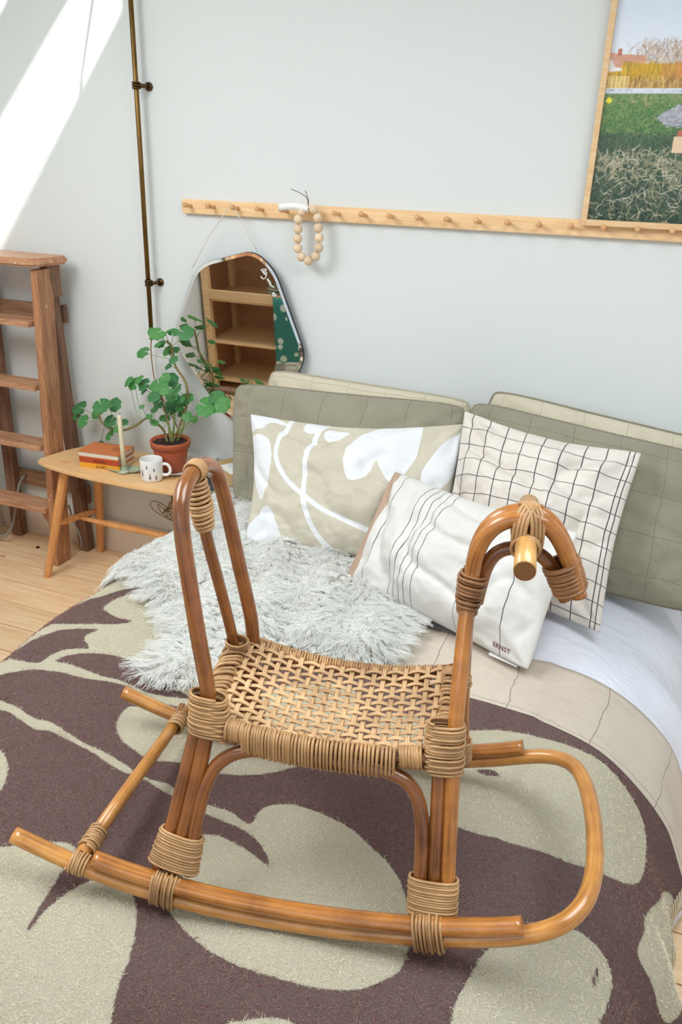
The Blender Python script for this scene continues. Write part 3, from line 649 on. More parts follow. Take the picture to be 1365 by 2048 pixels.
for P, r in ((SA, .0042), (SB, .0046), (SC, .0044)):
    P2, rr = knob(P, r); o = tube('stem', rel(P2), rr, MWD, pot, 8)
for a, b_ in (((-1.645, -.15, .612), (-1.66, -.16, .70)), ((-1.665, -.13, .612), (-1.65, -.12, .72)), ((-1.64, -.13, .612), (-1.60, -.13, .70))):
    tube('stem', rel(catmull([a, tuple((Vector(a)+Vector(b_))/2+Vector((.006, 0, 0))), b_], 4)), .0036, MST, pot, 7)
allst = np.array(SA+SB[4:]+SC[2:])
def leaf_mesh(name, seed):
    r = random.Random(seed); K = 42; V = [(0, 0, 0)]; UV = [(.5, 0)]; F = []
    fr = (.45, .8, 1.0)
    for j, f in enumerate(fr):
        for k in range(K+1):
            t = k/K; a = -PI*.97+t*PI*1.94; lob = 1+.055*math.cos(a*7)*f+.025*math.cos(a*21)*(f == 1)
            rad = f*lob*(1-.12*math.cos(a/2)**8*0)*(1 if abs(a) < 2.6 else .93)
            x = rad*math.cos(a)+.0; y = rad*math.sin(a); z = .20*f*f*(.8-.2*math.cos(7*a))-.24*f**3+.05*math.sin(2*a+seed)*f
            V.append((x, y, z)); UV.append((t, f))
    for k in range(K): F.append((0, 1+k, 2+k))
    for j in range(2):
        for k in range(K):
            a = 1+j*(K+1)+k; F.append((a, a+K+1, a+K+2, a+1))
    return mesh(name, V, F, UV)
LM = [leaf_mesh('leaf', s) for s in range(4)]
for l in LM: l.materials.append(ML)
for i, (x, y, z, r) in enumerate(leaves):
    o = link('leaf', LM[i % 4], None, pot); p = Vector((x, y, z)); o.location = p-PO; rr = random.Random(i)
    q = allst[np.argmin(((allst-np.array(p)-np.array([0, 0, -.035]))**2).sum(1))]
    if x > -1.5: q = np.array([-1.645, -.14, .64])
    out = Vector(p)-Vector(q); az = math.atan2(out.y, out.x)
    # mostly facing up, tipped a little towards the room (the light) and outwards
    tilt = Vector((rr.uniform(-.35, .35)+.3*math.cos(az), -.75+rr.uniform(-.35, .25), .85)).normalized()
    qn = tilt.to_track_quat('Z', 'Y').to_matrix(); fwd = qn.inverted() @ Vector((out.x, out.y, 0)); rz = math.atan2(fwd.y, fwd.x)
    o.rotation_euler = (qn @ Matrix.Rotation(rz, 3, 'Z')).to_euler(); o.scale = (r*1.12, r*1.25, r*1.1)
    mid = (p+Vector(q))/2+Vector((0, 0, -.004))
    pts = catmull([tuple(q), tuple(mid), tuple(p-tilt*.002)], 5)
    tube('petiole', rel(pts), .0011, MST, pot, 5)

# notebooks at the bed end of the bench
nb = empty('dark_book', (-1.408, -.155, BZ), math.radians(-34)); tag(nb, 'dark blue book lowest of the pile at the bed end of the bench', 'book')
boxm('cover', (-.09, -.115, 0), (.10, .085, .002), CV['dark'], nb, .0005); boxm('cover', (-.09, -.115, .0175), (.10, .085, .0195), CV['dark'], nb, .0005)
boxm('page_block', (-.088, -.112, .002), (.097, .082, .0175), CV['edges'], nb, .0005); boxm('spine', (-.092, -.117, 0), (.10, -.113, .0195), CV['dark'], nb, .0005)
kb = empty('spiral_notebook', (-1.416, -.133, BZ+.0197), math.radians(-34)); tag(kb, 'kraft-covered spiral notebook on the bench next to the bed', 'notebook')
boxm('page_block', (-.128, -.080, .0), (.128, .080, .008), CV['edges'], kb, .0005); boxm('cover', (-.130, -.082, .008), (.130, .082, .0095), CV['kraft'], kb, .0005)
cm_ = None
for k in range(20):
    x = -.115+k*.012
    if cm_ is None: cm_ = mesh('ring', *tube_data([(0, -.079+.0065*math.cos(a), .005+.0065*math.sin(a)) for a in np.linspace(0, 2*PI, 12)], .0008, 4, False))
    o = link('ring', cm_, MAT['brassd'], kb); o.location = (x, 0, 0)
wp = boxm('paper_sheet', (-.03, -.01, 0), (.075, .085, .0012), MAT['paper'], None, 0); wp.location = (-1.452, -.105, BZ+.0293); wp.rotation_euler = (0, 0, math.radians(-34)); tag(wp, 'small white printed sheet lying on the spiral notebook', 'paper')
for k in range(4): boxm('print_line', (-.02, .062-k*.012, .0012), (.06-.012*(k % 2), .0635-k*.012, .0015), CV['grey'], wp, 0)

tr_ = boxm('pipe_casing', (-1.73, -.028, .485), (-1.541, WY, .523), plain('white plastic', srgb(236, 234, 228), .4), None, .004); tag(tr_, 'short white pipe casing on the wall behind the terracotta pot', 'casing')

# ------------------------------------------------------------------ what the mirror shows: pine shelf unit across the room
SY = -1.84
sh = empty('shelf_unit', (-2.42, SY-.18, 0)); tag(sh, 'open pine shelf unit seen in the mirror', 'shelf'); SO = Vector((-2.42, SY-.18, 0))
msd = wood('brown panel', srgb(190, 146, 108), srgb(168, 124, 90), (1, 1, 6), .6, .3)
def sbox(n_, lo, hi, mt__, bev=.002): return boxm(n_, tuple(Vector(lo)-SO), tuple(Vector(hi)-SO), mt__, sh, bev)
for x in (-2.685, -1.90):
    sbox('post', (x, SY-.04, 0), (x+.045, SY, 1.7), MAT['pine']); sbox('post', (x, SY-.36, 0), (x+.045, SY-.32, 1.7), MAT['pine'])
sbox('side_panel', (-2.683, SY-.32, 0), (-2.673, SY-.04, 1.7), msd); sbox('side_panel', (-1.875, SY-.32, 0), (-1.865, SY-.04, 1.7), msd); sbox('back_panel', (-2.71, SY-.375, 0), (-1.85, SY-.359, 2.2), msd)
sbox('post', (-2.30, SY-.36, 0), (-2.265, SY-.325, 1.7), MAT['pine'])
for z in (.08, .33, .60, .95, 1.3): sbox('shelf_board', (-2.672, SY-.36, z-.018), (-1.876, SY-.02, z), MAT['pine'])
sbox('front_rail', (-2.64, SY-.018, .60), (-1.9, SY, .655), MAT['pine'])
pl_ = None
for k in range(4):
    o = lathe('plate', [(0, 0), (.05, 0), (.085, .012), (.088, .016), (.085, .017), (.05, .005), (0, .004)], plain('celadon glaze', srgb(196, 204, 180), .25) if k == 0 else pl_, None, (0, 0, 0), 32)
    if k == 0: pl_ = o.data.materials[0]
    o.location = (-2.21, SY-.15, .602+.017*k); tag(o, ['lowest', 'second lowest', 'third', 'topmost'][k]+' pale green plate of the small pile on the mirrored shelf', 'plate', 'plates on the mirrored shelf')
mtl, nt, b = M_('teal leaf print cloth'); v = coords(nt, 'Object', (1, 1, 1)); vo = nt.nodes.new('ShaderNodeTexVoronoi'); sets(vo, Scale=13); nt.links.new(v, vo.inputs['Vector'])
nt.links.new(ramp(nt, mathn(nt, 'ADD', vo.outputs['Distance'], mathn(nt, 'MULTIPLY', noise_n(nt, v, 20), .25)), [(.40, srgb(196, 214, 200)), (.43, srgb(52, 122, 112))]), b.inputs['Base Color']); b.inputs['Roughness'].default_value = .9
V = []; F = []
for i in range(25):
    for j in range(12):
        V.append((-2.19+.30*i/24, SY+.014+.006*math.sin(i*.9), .02+.63*j/11))
F = [(i*12+j, (i+1)*12+j, (i+1)*12+j+1, i*12+j+1) for i in range(24) for j in range(11)]
o = link('hanging_cloth', mesh('hanging_cloth', V, F), mtl); md = o.modifiers.new('s', 'SOLIDIFY'); md.thickness = .002; tag(o, 'teal cloth with white leaves hanging on the shelf, seen in the mirror', 'cloth')

# ------------------------------------------------------------------ bed
PROF=np.array([(-1.395,.02),(-1.395,.2),(-1.39,.36),(-1.375,.44),(-1.34,.474),(-1.27,.484),(-.8,.486),(-.2,.484),(-.09,.472),(.03,.43),(.115,.365),(.182,.28),(.232,.17),(.268,.08),(.285,.02)])
def smooth_prof():
    P=PROF; n=len(P); out=[]
    for i in range(n-1):
        p0,p1,p2,p3=P[max(i-1,0)],P[i],P[i+1],P[min(i+2,n-1)]
        for k in range(12):
            t=k/12; out.append(.5*((2*p1)+(-p0+p2)*t+(2*p0-5*p1+4*p2-p3)*t*t+(-p0+3*p1-3*p2+p3)*t**3))
    out.append(P[-1]); return np.array(out)
PS=smooth_prof(); _L=np.concatenate([[0],np.cumsum(np.linalg.norm(np.diff(PS,axis=0),axis=1))])
_TG=np.gradient(PS,axis=0);_TG/=np.linalg.norm(_TG,axis=1)[:,None]
SMAX=_L[-1]; YB=-1.90; RB=.22
def s_of_x(x): return np.interp(x,PS[14:,0][np.argsort(PS[14:,0])],_L[14:][np.argsort(PS[14:,0])])
def surf(s,v,off=0.):
    """s: arclength across the bed from the left hem, v: y along the bed (negative to the foot)"""
    s=np.asarray(s,float);v=np.asarray(v,float)
    x=np.interp(s,_L,PS[:,0]);z=np.interp(s,_L,PS[:,1])
    tx=np.interp(s,_L,_TG[:,0]);tz=np.interp(s,_L,_TG[:,1])
    w=np.clip((v+1.1)/.25,0,1);w=w*w*(3-2*w)
    r=np.clip((x+.15)/.3,0,1);x=x+.05*w*r
    side=np.clip((.46-z)/.2,0,1)
    wav=.006*np.sin(v*7.3+1+x*3)+.004*np.sin(v*15+x*9)+.003*np.sin(x*21+v*5)
    wav=wav*(1-side)+side*(.014*np.sin(v*17+x)+.008*np.sin(v*31+2))
    o=off+wav*np.where(s<.35,.5,1)
    x=x-tz*o; z=z+tx*o
    a=np.clip((YB-v)/RB,0,None);q=np.minimum(a,np.pi/2)
    y=np.where(v>YB,v,YB-RB*np.sin(q)); drop=np.where(v>YB,0,RB*(1-np.cos(q))+np.clip(YB-v-RB*np.pi/2,0,None))
    z=np.maximum(z-drop,.012)
    return np.stack([x,y,z],-1)

PAT = {
    'strip': [(0.456,-1.088),(0.455,-1.002),(0.455,-0.895),(0.49,-0.821),(0.519,-0.745),(0.599,-0.828),(0.562,-0.949),(0.525,-0.991),(0.498,-1.045)],
    'B': [(0.552,-1.09),(0.548,-1.037),(0.576,-0.99),(0.622,-0.969),(0.676,-0.959),(0.761,-0.942),(0.869,-1.072),(0.928,-1.218),(0.878,-1.271),(0.816,-1.267),(0.789,-1.271),(0.735,-1.275),(0.693,-1.284),(0.646,-1.3),(0.611,-1.321),(0.594,-1.351),(0.57,-1.352),(0.584,-1.306),(0.619,-1.285),(0.651,-1.274),(0.607,-1.24),(0.608,-1.214),(0.617,-1.192),(0.571,-1.206),(0.523,-1.232),(0.488,-1.287),(0.451,-1.328),(0.45,-1.365),(0.451,-1.359),(0.451,-1.299),(0.464,-1.23),(0.522,-1.199),(0.588,-1.173),(0.643,-1.149),(0.669,-1.12),(0.623,-1.122),(0.581,-1.108)],
    'Cs': [(0.451,-1.406),(0.453,-1.375),(0.553,-1.361),(0.589,-1.345),(0.64,-1.342),(0.685,-1.349),(0.748,-1.357),(0.799,-1.35),(0.84,-1.356),(0.888,-1.361),(0.929,-1.355),(0.991,-1.341),(1.051,-1.314),(1.06,-1.331),(1.005,-1.365),(0.967,-1.38),(0.902,-1.382),(0.826,-1.363),(0.779,-1.367),(0.716,-1.379),(0.641,-1.374),(0.571,-1.382),(0.534,-1.407),(0.513,-1.428),(0.486,-1.45)],
    'O': [(0.925,-1.318),(0.927,-1.251),(0.978,-1.211),(1.031,-1.209),(1.052,-1.271),(0.999,-1.335),(0.974,-1.336)],
    'E': [(0.884,-1.486),(0.869,-1.451),(0.874,-1.417),(0.95,-1.401),(1.024,-1.378),(1.078,-1.318),(1.141,-1.219),(1.218,-1.164),(1.287,-1.149),(1.325,-1.185),(1.34,-1.285),(1.321,-1.405),(1.277,-1.455),(1.229,-1.491),(1.158,-1.524),(1.077,-1.533),(1.015,-1.547),(0.965,-1.533),(0.919,-1.515)],
    'F': [(0.485,-1.494),(0.581,-1.501),(0.634,-1.506),(0.698,-1.525),(0.742,-1.524),(0.797,-1.537),(0.848,-1.548),(0.906,-1.555),(0.957,-1.568),(1.014,-1.587),(1.045,-1.592),(1.08,-1.59),(1.1,-1.596),(1.177,-1.605),(1.225,-1.602),(1.272,-1.618),(1.278,-1.603),(1.3,-1.627),(1.295,-1.642),(1.258,-1.631),(1.19,-1.626),(1.141,-1.618),(1.097,-1.613),(1.043,-1.6),(1.007,-1.594),(0.962,-1.587),(0.889,-1.566),(0.811,-1.554),(0.753,-1.548),(0.723,-1.554),(0.634,-1.527),(0.607,-1.529),(0.526,-1.532)],
    'GH': [(1.278,-1.611),(1.274,-1.582),(1.289,-1.558),(1.329,-1.541),(1.372,-1.541),(1.408,-1.544),(1.444,-1.55),(1.49,-1.571),(1.538,-1.598),(1.571,-1.631),(1.594,-1.669),(1.612,-1.706),(1.617,-1.747),(1.616,-1.781),(1.594,-1.812),(1.571,-1.833),(1.542,-1.847),(1.498,-1.86),(1.438,-1.867),(1.382,-1.868),(1.322,-1.859),(1.264,-1.838),(1.232,-1.82),(1.206,-1.77),(1.19,-1.712),(1.205,-1.67),(1.242,-1.661),(1.291,-1.67),(1.341,-1.688),(1.353,-1.692),(1.336,-1.671),(1.314,-1.653),(1.289,-1.636)],
    'I': [(0.5,-1.95),(0.7,-1.9),(0.844,-1.872),(0.924,-1.817),(0.978,-1.778),(1.013,-1.779),(1.025,-1.822),(1.038,-1.876),(1.049,-1.926),(1.058,-1.96),(1.06,-1.958),(1.058,-1.904),(1.069,-1.855),(1.087,-1.825),(1.124,-1.808),(1.155,-1.815),(1.19,-1.849),(1.209,-1.88),(1.223,-1.91),(1.232,-1.935),(1.24,-1.971),(1.255,-2.011),(1.273,-2.051),(1.3,-2.2),(1.32,-2.45),(0.5,-2.5)],
    'J': [(0.63,-1.636),(0.707,-1.635),(0.744,-1.654),(0.769,-1.678),(0.793,-1.714),(0.797,-1.735),(0.766,-1.773)],
    'K': [(1.403,-1.981),(1.413,-1.95),(1.428,-1.941),(1.46,-1.924),(1.495,-1.915),(1.522,-1.924),(1.526,-1.949)],
    'L': [(1.574,-1.181),(1.599,-1.168),(1.639,-1.148),(1.696,-1.134),(1.757,-1.115),(1.808,-1.104),(1.861,-1.095),(1.918,-1.097),(1.973,-1.105),(2.015,-1.118),(2.047,-1.151),(2.036,-1.217),(2.02,-1.287),(1.994,-1.325),(1.962,-1.355),(1.921,-1.38),(1.882,-1.397),(1.837,-1.419),(1.781,-1.433),(1.717,-1.461),(1.668,-1.477),(1.623,-1.478),(1.583,-1.476),(1.542,-1.453),(1.517,-1.432),(1.502,-1.402),(1.462,-1.346),(1.386,-1.255),(1.409,-1.184),(1.478,-1.18),(1.537,-1.19)],
    'M': [(2.02,-1.386),(2.092,-1.276),(2.19,-1.14),(2.24,-1.12),(2.24,-1.2),(2.235,-1.35),(2.2,-1.42),(2.167,-1.476),(2.124,-1.488),(2.078,-1.479),(2.027,-1.476),(2.008,-1.462),(2.018,-1.416)],
    'N': [(1.72,-1.862),(1.708,-1.829),(1.707,-1.795),(1.714,-1.752),(1.721,-1.717),(1.736,-1.675),(1.764,-1.629),(1.779,-1.609),(1.803,-1.584),(1.831,-1.569),(1.865,-1.551),(1.903,-1.541),(1.93,-1.541),(1.952,-1.549),(1.962,-1.574),(1.948,-1.623),(1.931,-1.677),(1.929,-1.721),(1.9,-1.8),(1.85,-1.86),(1.78,-1.88)],
    'wedge': [(1.622,-1.3),(1.641,-1.284),(1.655,-1.279),(1.67,-1.292),(1.654,-1.298),(1.639,-1.305)],
    'spot': [(1.916,-1.589),(1.925,-1.576),(1.92,-1.606),(1.91,-1.629),(1.906,-1.628)],
}
FLEECE = [(0.379,-0.914),(0.379,-0.854),(0.379,-0.776),(0.379,-0.605),(0.375,-0.381),(0.38,-0.24),(0.546,-0.165),(0.642,-0.255),(0.758,-0.432),(0.902,-0.433),(1.038,-0.512),(1.168,-0.601),(1.305,-0.72),(1.346,-0.804),(1.335,-0.922),(1.327,-1.015),(1.24,-1.062),(1.113,-1.046),(1.019,-1.082),(0.986,-1.151),(0.988,-1.228),(0.962,-1.297),(0.898,-1.323),(0.828,-1.309),(0.825,-1.211),(0.791,-1.125),(0.709,-1.045),(0.621,-0.999),(0.548,-0.93),(0.381,-0.891)]

def closed_smooth(P, n=4):
    P = [np.array(p, float) for p in P]; out = []; L = len(P)
    for i in range(L):
        p0, p1, p2, p3 = P[i-1], P[i], P[(i+1) % L], P[(i+2) % L]
        c = .5
        for k in range(n):
            t = k/n; m1 = (p2-p0)*c*.8; m2 = (p3-p1)*c*.8
            out.append((2*t**3-3*t*t+1)*p1+(t**3-2*t*t+t)*m1+(-2*t**3+3*t*t)*p2+(t**3-t*t)*m2)
    return np.array(out)
def sdf(poly, Q):
    """signed distance of points Q to a closed polygon, positive inside"""
    A = poly; B = np.roll(poly, -1, 0); d = np.full(len(Q), 1e9); ins = np.zeros(len(Q), bool)
    for a, b in zip(A, B):
        e = b-a; L = e@e+1e-12; w_ = Q-a; t = np.clip((w_@e)/L, 0, 1); q = w_-t[:, None]*e; d = np.minimum(d, (q*q).sum(1))
        c = (a[1] > Q[:, 1]) != (b[1] > Q[:, 1]); xi = a[0]+(Q[:, 1]-a[1])*(b[0]-a[0])/(b[1]-a[1]+1e-12); ins ^= c & (Q[:, 0] < xi)
    d = np.sqrt(d); return np.where(ins, d, -d)
def sheet(name, s0, s1, vtop, v1, off, step, mat, parent=None, thick=.005, sub=None):
    ns = int((s1-s0)/step)+1; nv = int((vtop((s0+s1)/2)-v1)/step)+1
    S = np.linspace(s0, s1, ns); T = np.linspace(0, 1, nv); Sg, Tg = np.meshgrid(S, T)
    V0 = np.vectorize(vtop)(S); Vg = V0[None, :]+(v1-V0[None, :])*Tg
    P = surf(Sg, Vg, off).reshape(-1, 3)
    F = (np.arange(ns-1)[None, :]+np.arange(nv-1)[:, None]*ns).ravel(); F = np.stack([F, F+ns, F+ns+1, F+1], 1)
    me = bpy.data.meshes.new(name); me.from_pydata(P.tolist(), [], F.tolist())
    uv = np.stack([Sg.ravel(), Vg.ravel()], 1); l = me.uv_layers.new(name='UVMap'); idx = np.zeros(len(me.loops), int); me.loops.foreach_get('vertex_index', idx); l.data.foreach_set('uv', uv[idx].ravel())
    o = link(name, me, mat, parent)
    if thick: md = o.modifiers.new('thickness', 'SOLIDIFY'); md.thickness = thick; md.offset = -1
    return o, uv
bed = empty('bed', (-.58, -1.03, 0)); tag(bed, 'wide double bed made up with white sheets against the wall', 'bed'); BO = Vector((-.58, -1.03, 0))
mwht = plain('white bed linen', srgb(240, 240, 244), .9)
boxm('bed_base', tuple(Vector((-1.36, -2.02, .06))-BO), tuple(Vector((.16, -.03, .24))-BO), MAT['pine'], bed, .01)
boxm('mattress', tuple(Vector((-1.335, -1.86, .24))-BO), tuple(Vector((-.06, -.03, .42))-BO), mwht, bed, .05, seg=3)
for x in (-1.33, .08):
    for y in (-1.9, -.12): boxm('leg', tuple(Vector((x, y, 0))-BO), tuple(Vector((x+.06, y+.06, .07))-BO), MAT['pine'], bed, .004)
ms_, nt, b, _ = cloth('white cotton', srgb(238, 239, 246), srgb(230, 232, 243), 1500, .35, fold=.8, sheen=.1)
o, _ = sheet('duvet', .02, 2.33, lambda s: -.02, -1.25, -.020, .02, ms_, bed); o.location = -BO
# linen bedspread with stitched squares
mq, nt, b, base = cloth('beige linen gauze', srgb(214, 202, 186), srgb(200, 186, 170), 1200, .5, fold=.7, sheen=.1)
uvn = nt.nodes.new('ShaderNodeTexCoord'); nz = noise_n(nt, uvn.outputs['UV'], 14, 3, .6)
sx = nt.nodes.new('ShaderNodeSeparateXYZ'); nt.links.new(uvn.outputs['UV'], sx.inputs[0])
du = mathn(nt, 'ADD', sx.outputs[0], mathn(nt, 'MULTIPLY', nz, .02)); dv = mathn(nt, 'ADD', sx.outputs[1], mathn(nt, 'MULTIPLY', nz, .02))
l1 = mathn(nt, 'MAXIMUM', lines_mask(nt, du, .20, .0022, .155), lines_mask(nt, dv, .24, .0016, .07))
nt.links.new(mixc(nt, mathn(nt, 'MULTIPLY', l1, .75), base, srgb(120, 104, 92)), b.inputs['Base Color'])
qe = lambda s: np.interp(s, [.4, 1.34, 1.65, 2.3], [-.70, -.79, -.825, -.805])
o, _ = sheet('linen_bedspread', .02, 2.30, qe, -1.6, -.012, .016, mq); tag(o, 'beige crinkled linen bedspread with stitched seams below the white sheet', 'bedspread')
# brown and cream wool blanket
be_ = lambda s: np.interp(s, [.0, .459, 1.552, 2.3], [-.70, -.746, -1.069, -1.069])
mb_, nt, b = M_('brushed wool'); v = coords(nt, 'UV')
at = nt.nodes.new('ShaderNodeAttribute'); at.attribute_name = 'leaf'
e1_ = noise_n(nt, v, 420, 3, .7); e2_ = noise_n(nt, v, 60, 3, .6)
d_ = mathn(nt, 'ADD', at.outputs['Fac'], mathn(nt, 'ADD', mathn(nt, 'MULTIPLY_ADD', e1_, .010, -.005), mathn(nt, 'MULTIPLY_ADD', e2_, .006, -.003)))
mask = ramp(nt, mathn(nt, 'MULTIPLY_ADD', d_, 60, .5, clamp=True), [(.44, (0, 0, 0, 1)), (.56, (1, 1, 1, 1))])
fz = noise_n(nt, v, 330, 4, .85); fz2 = noise_n(nt, v, 9, 3, .6)
cr = mixc(nt, ramp(nt, fz, [(.30, (0, 0, 0, 1)), (.52, (1, 1, 1, 1))]), srgb(182, 170, 138), srgb(236, 228, 202)); cr = mixc(nt, mathn(nt, 'MULTIPLY', fz2, .5), cr, srgb(224, 214, 180))
br = mixc(nt, ramp(nt, fz, [(.42, (0, 0, 0, 1)), (.75, (1, 1, 1, 1))]), srgb(92, 60, 55), srgb(156, 120, 110)); br = mixc(nt, mathn(nt, 'MULTIPLY', fz2, .45), br, srgb(100, 62, 54))
nt.links.new(mixc(nt, mask, br, cr), b.inputs['Base Color']); b.inputs['Roughness'].default_value = 1; b.inputs['Sheen Weight'].default_value = .25; b.inputs['Specular IOR Level'].default_value = .05
hh = mathn(nt, 'ADD', noise_n(nt, v, 260, 5, .75), mathn(nt, 'MULTIPLY', mask, .35)); bump(nt, b, hh, 1.0, .008)
bl, uv = sheet('wool_blanket', .02, 2.24, be_, -2.45, 0.0, .008, mb_, thick=.008)
tag(bl, 'brown wool blanket with large cream leaves spread over the bed', 'blanket')
D = np.full(len(uv), -1e9)
for k, p in PAT.items():
    if k in ('wedge', 'spot'): continue
    D = np.maximum(D, sdf(closed_smooth(p), uv))
for k in ('wedge', 'spot'): D = np.minimum(D, -sdf(closed_smooth(PAT[k]), uv))
a = bl.data.attributes.new('leaf', 'FLOAT', 'POINT'); a.data.foreach_set('value', D.astype(np.float32))
mb = MB()
for v in np.arange(-1.08, -2.2, -.011):
    P = surf(2.238, v); q = P+np.array([.004+.006*math.sin(v*60), .006*math.sin(v*37), -.075+.01*math.sin(v*91)]); q[2] = max(q[2], .004)
    mb.add(*tube_data(catmull([P, (P+q)/2+np.array([.006*math.sin(v*50), 0, 0]), q], 3), [.0016, .0024, .0018], 5))
fr_ = mb.build('fringe', plain('cream yarn', srgb(214, 200, 170), .9), bl); fr_['kind'] = 'stuff'

# ------------------------------------------------------------------ cushions
class Cushion:
    def __init__(s, BL, BR, TR, TL, T, bow=(.06, .05), p=2.4, q=.5, wr=.004, seed=0, bend=0., rc=.012):
        s.c = [np.array(x, float) for x in (BL, BR, TR, TL)]; s.T = T; s.bow = bow; s.p = p; s.q = q; s.wr = wr; s.seed = seed; s.bend = bend; s.rc = rc
        s.W = np.linalg.norm(s.c[1]-s.c[0]); s.H = np.linalg.norm(s.c[3]-s.c[0])
        r = s.c[1]-s.c[0]+s.c[2]-s.c[3]; u = s.c[3]-s.c[0]+s.c[2]-s.c[1]; s.n = np.cross(r, u); s.n /= np.linalg.norm(s.n)
    def P(s, u, v, side=1, off=0.):
        u0, v0 = u, v; k_ = 1-s.rc*abs(2*u-1)**5*abs(2*v-1)**5; u = .5+(u-.5)*k_; v = .5+(v-.5)*k_
        bu = .5+(u-.5)*(1-s.bow[0]*math.sin(PI*min(max(v, 0), 1))); bv = .5+(v-.5)*(1-s.bow[1]*math.sin(PI*min(max(u, 0), 1)))
        B, R, TR, TL = s.c; p = (1-bu)*(1-bv)*B+bu*(1-bv)*R+bu*bv*TR+(1-bu)*bv*TL
        pr = max(0., (1-abs(2*u0-1)**s.p)*(1-abs(2*v0-1)**s.p))**s.q
        # folds radiating from the corners and soft creases
        w = 0
        for cu, cv in ((0, 0), (1, 0), (1, 1), (0, 1)):
            du, dv = (u-cu)*s.W, (v-cv)*s.H; d = math.hypot(du, dv)+1e-4; an = math.atan2(dv, du)
            w += math.exp(-(d/.13)**2)*math.sin(an*9+s.seed+cu*3+cv)*1.2*min(1, d/.04)
        nv_ = noise.noise(Vector((u*s.W*7+s.seed*3.1, v*s.H*7, s.seed)))+.6*noise.noise(Vector((u*s.W*17+s.seed, v*s.H*11+s.seed, 3.3)))+.25*noise.noise(Vector((u*s.W*40, v*s.H*40+s.seed, 7)))
        rg = 1-abs(noise.noise(Vector((u*s.W*5+v*s.H*3+s.seed*2, v*s.H*6-u*s.W*2, s.seed+5))))*3.5; nv_ += -.9*max(0, rg)**2
        t = s.T/2*pr+(w*.5+nv_)*s.wr*min(1, pr*1.6)*1.4
        return p+s.n*(side*(t+off)+s.bend*(1-(2*u-1)**2))
    def build(s, name, mat, label, nu=72, nv=50, parent=None, pat=None, cat='cushion', group=None):
        bm = bmesh.new(); uvl = bm.loops.layers.uv.new('UVMap'); grid = {}
        for side in (1, -1):
            for i in range(nu+1):
                for j in range(nv+1):
                    ed = i in (0, nu) or j in (0, nv)
                    if side == -1 and ed: grid[side, i, j] = grid[1, i, j]; continue
                    u = .5-.5*math.cos(PI*i/nu); v = .5-.5*math.cos(PI*j/nv); u = .5*u+.5*i/nu; v = .5*v+.5*j/nv
                    grid[side, i, j] = bm.verts.new(s.P(u, v, side))
            for i in range(nu):
                for j in range(nv):
                    ks = [(i, j), (i+1, j), (i+1, j+1), (i, j+1)]
                    if side < 0: ks = ks[::-1]
                    f = bm.faces.new([grid[(side,)+k] for k in ks]); f.smooth = True
                    for lp, k in zip(f.loops, ks):
                        u = .5*(.5-.5*math.cos(PI*k[0]/nu))+.5*k[0]/nu; v = .5*(.5-.5*math.cos(PI*k[1]/nv))+.5*k[1]/nv
                        lp[uvl].uv = (u*s.W, v*s.H)
        me = bpy.data.meshes.new(name); bm.to_mesh(me); bm.free()
        o = link(name, me, mat, parent)
        if label: tag(o, label, cat, group)
        s.o = o; return o
    def piping(s, mat, r=.0045):
        pts = [s.P(t, 0) for t in np.linspace(0, 1, 40)]+[s.P(1, t) for t in np.linspace(0, 1, 26)][1:]+[s.P(1-t, 1) for t in np.linspace(0, 1, 40)][1:]+[s.P(0, 1-t) for t in np.linspace(0, 1, 26)][1:-1]
        # two plaited strands
        P = np.array(pts); L = len(P); mb = MB(); seg = np.linalg.norm(np.diff(np.vstack([P, P[:1]]), axis=0), axis=1); S = np.concatenate([[0], np.cumsum(seg)])
        Pc = np.vstack([P, P[:1]]); n = int(S[-1]/.0045); tt = np.linspace(0, S[-1], n)
        Q = np.stack([np.interp(tt, S, Pc[:, k]) for k in range(3)], 1)
        for _ in range(6): Q[1:-1] = Q[1:-1]*.5+(Q[:-2]+Q[2:])*.25
        cen = P.mean(0)
        for ph in (0, PI):
            out = [q+r*.55*(math.cos(t/.0036*1.0+ph)*s.n+math.sin(t/.0036+ph)*(q-cen)/np.linalg.norm(q-cen)) for q, t in zip(Q, tt)]
            mb.add(*tube_data(out, r*.8, 6, False))
        return mb.build('piping', mat, s.o)
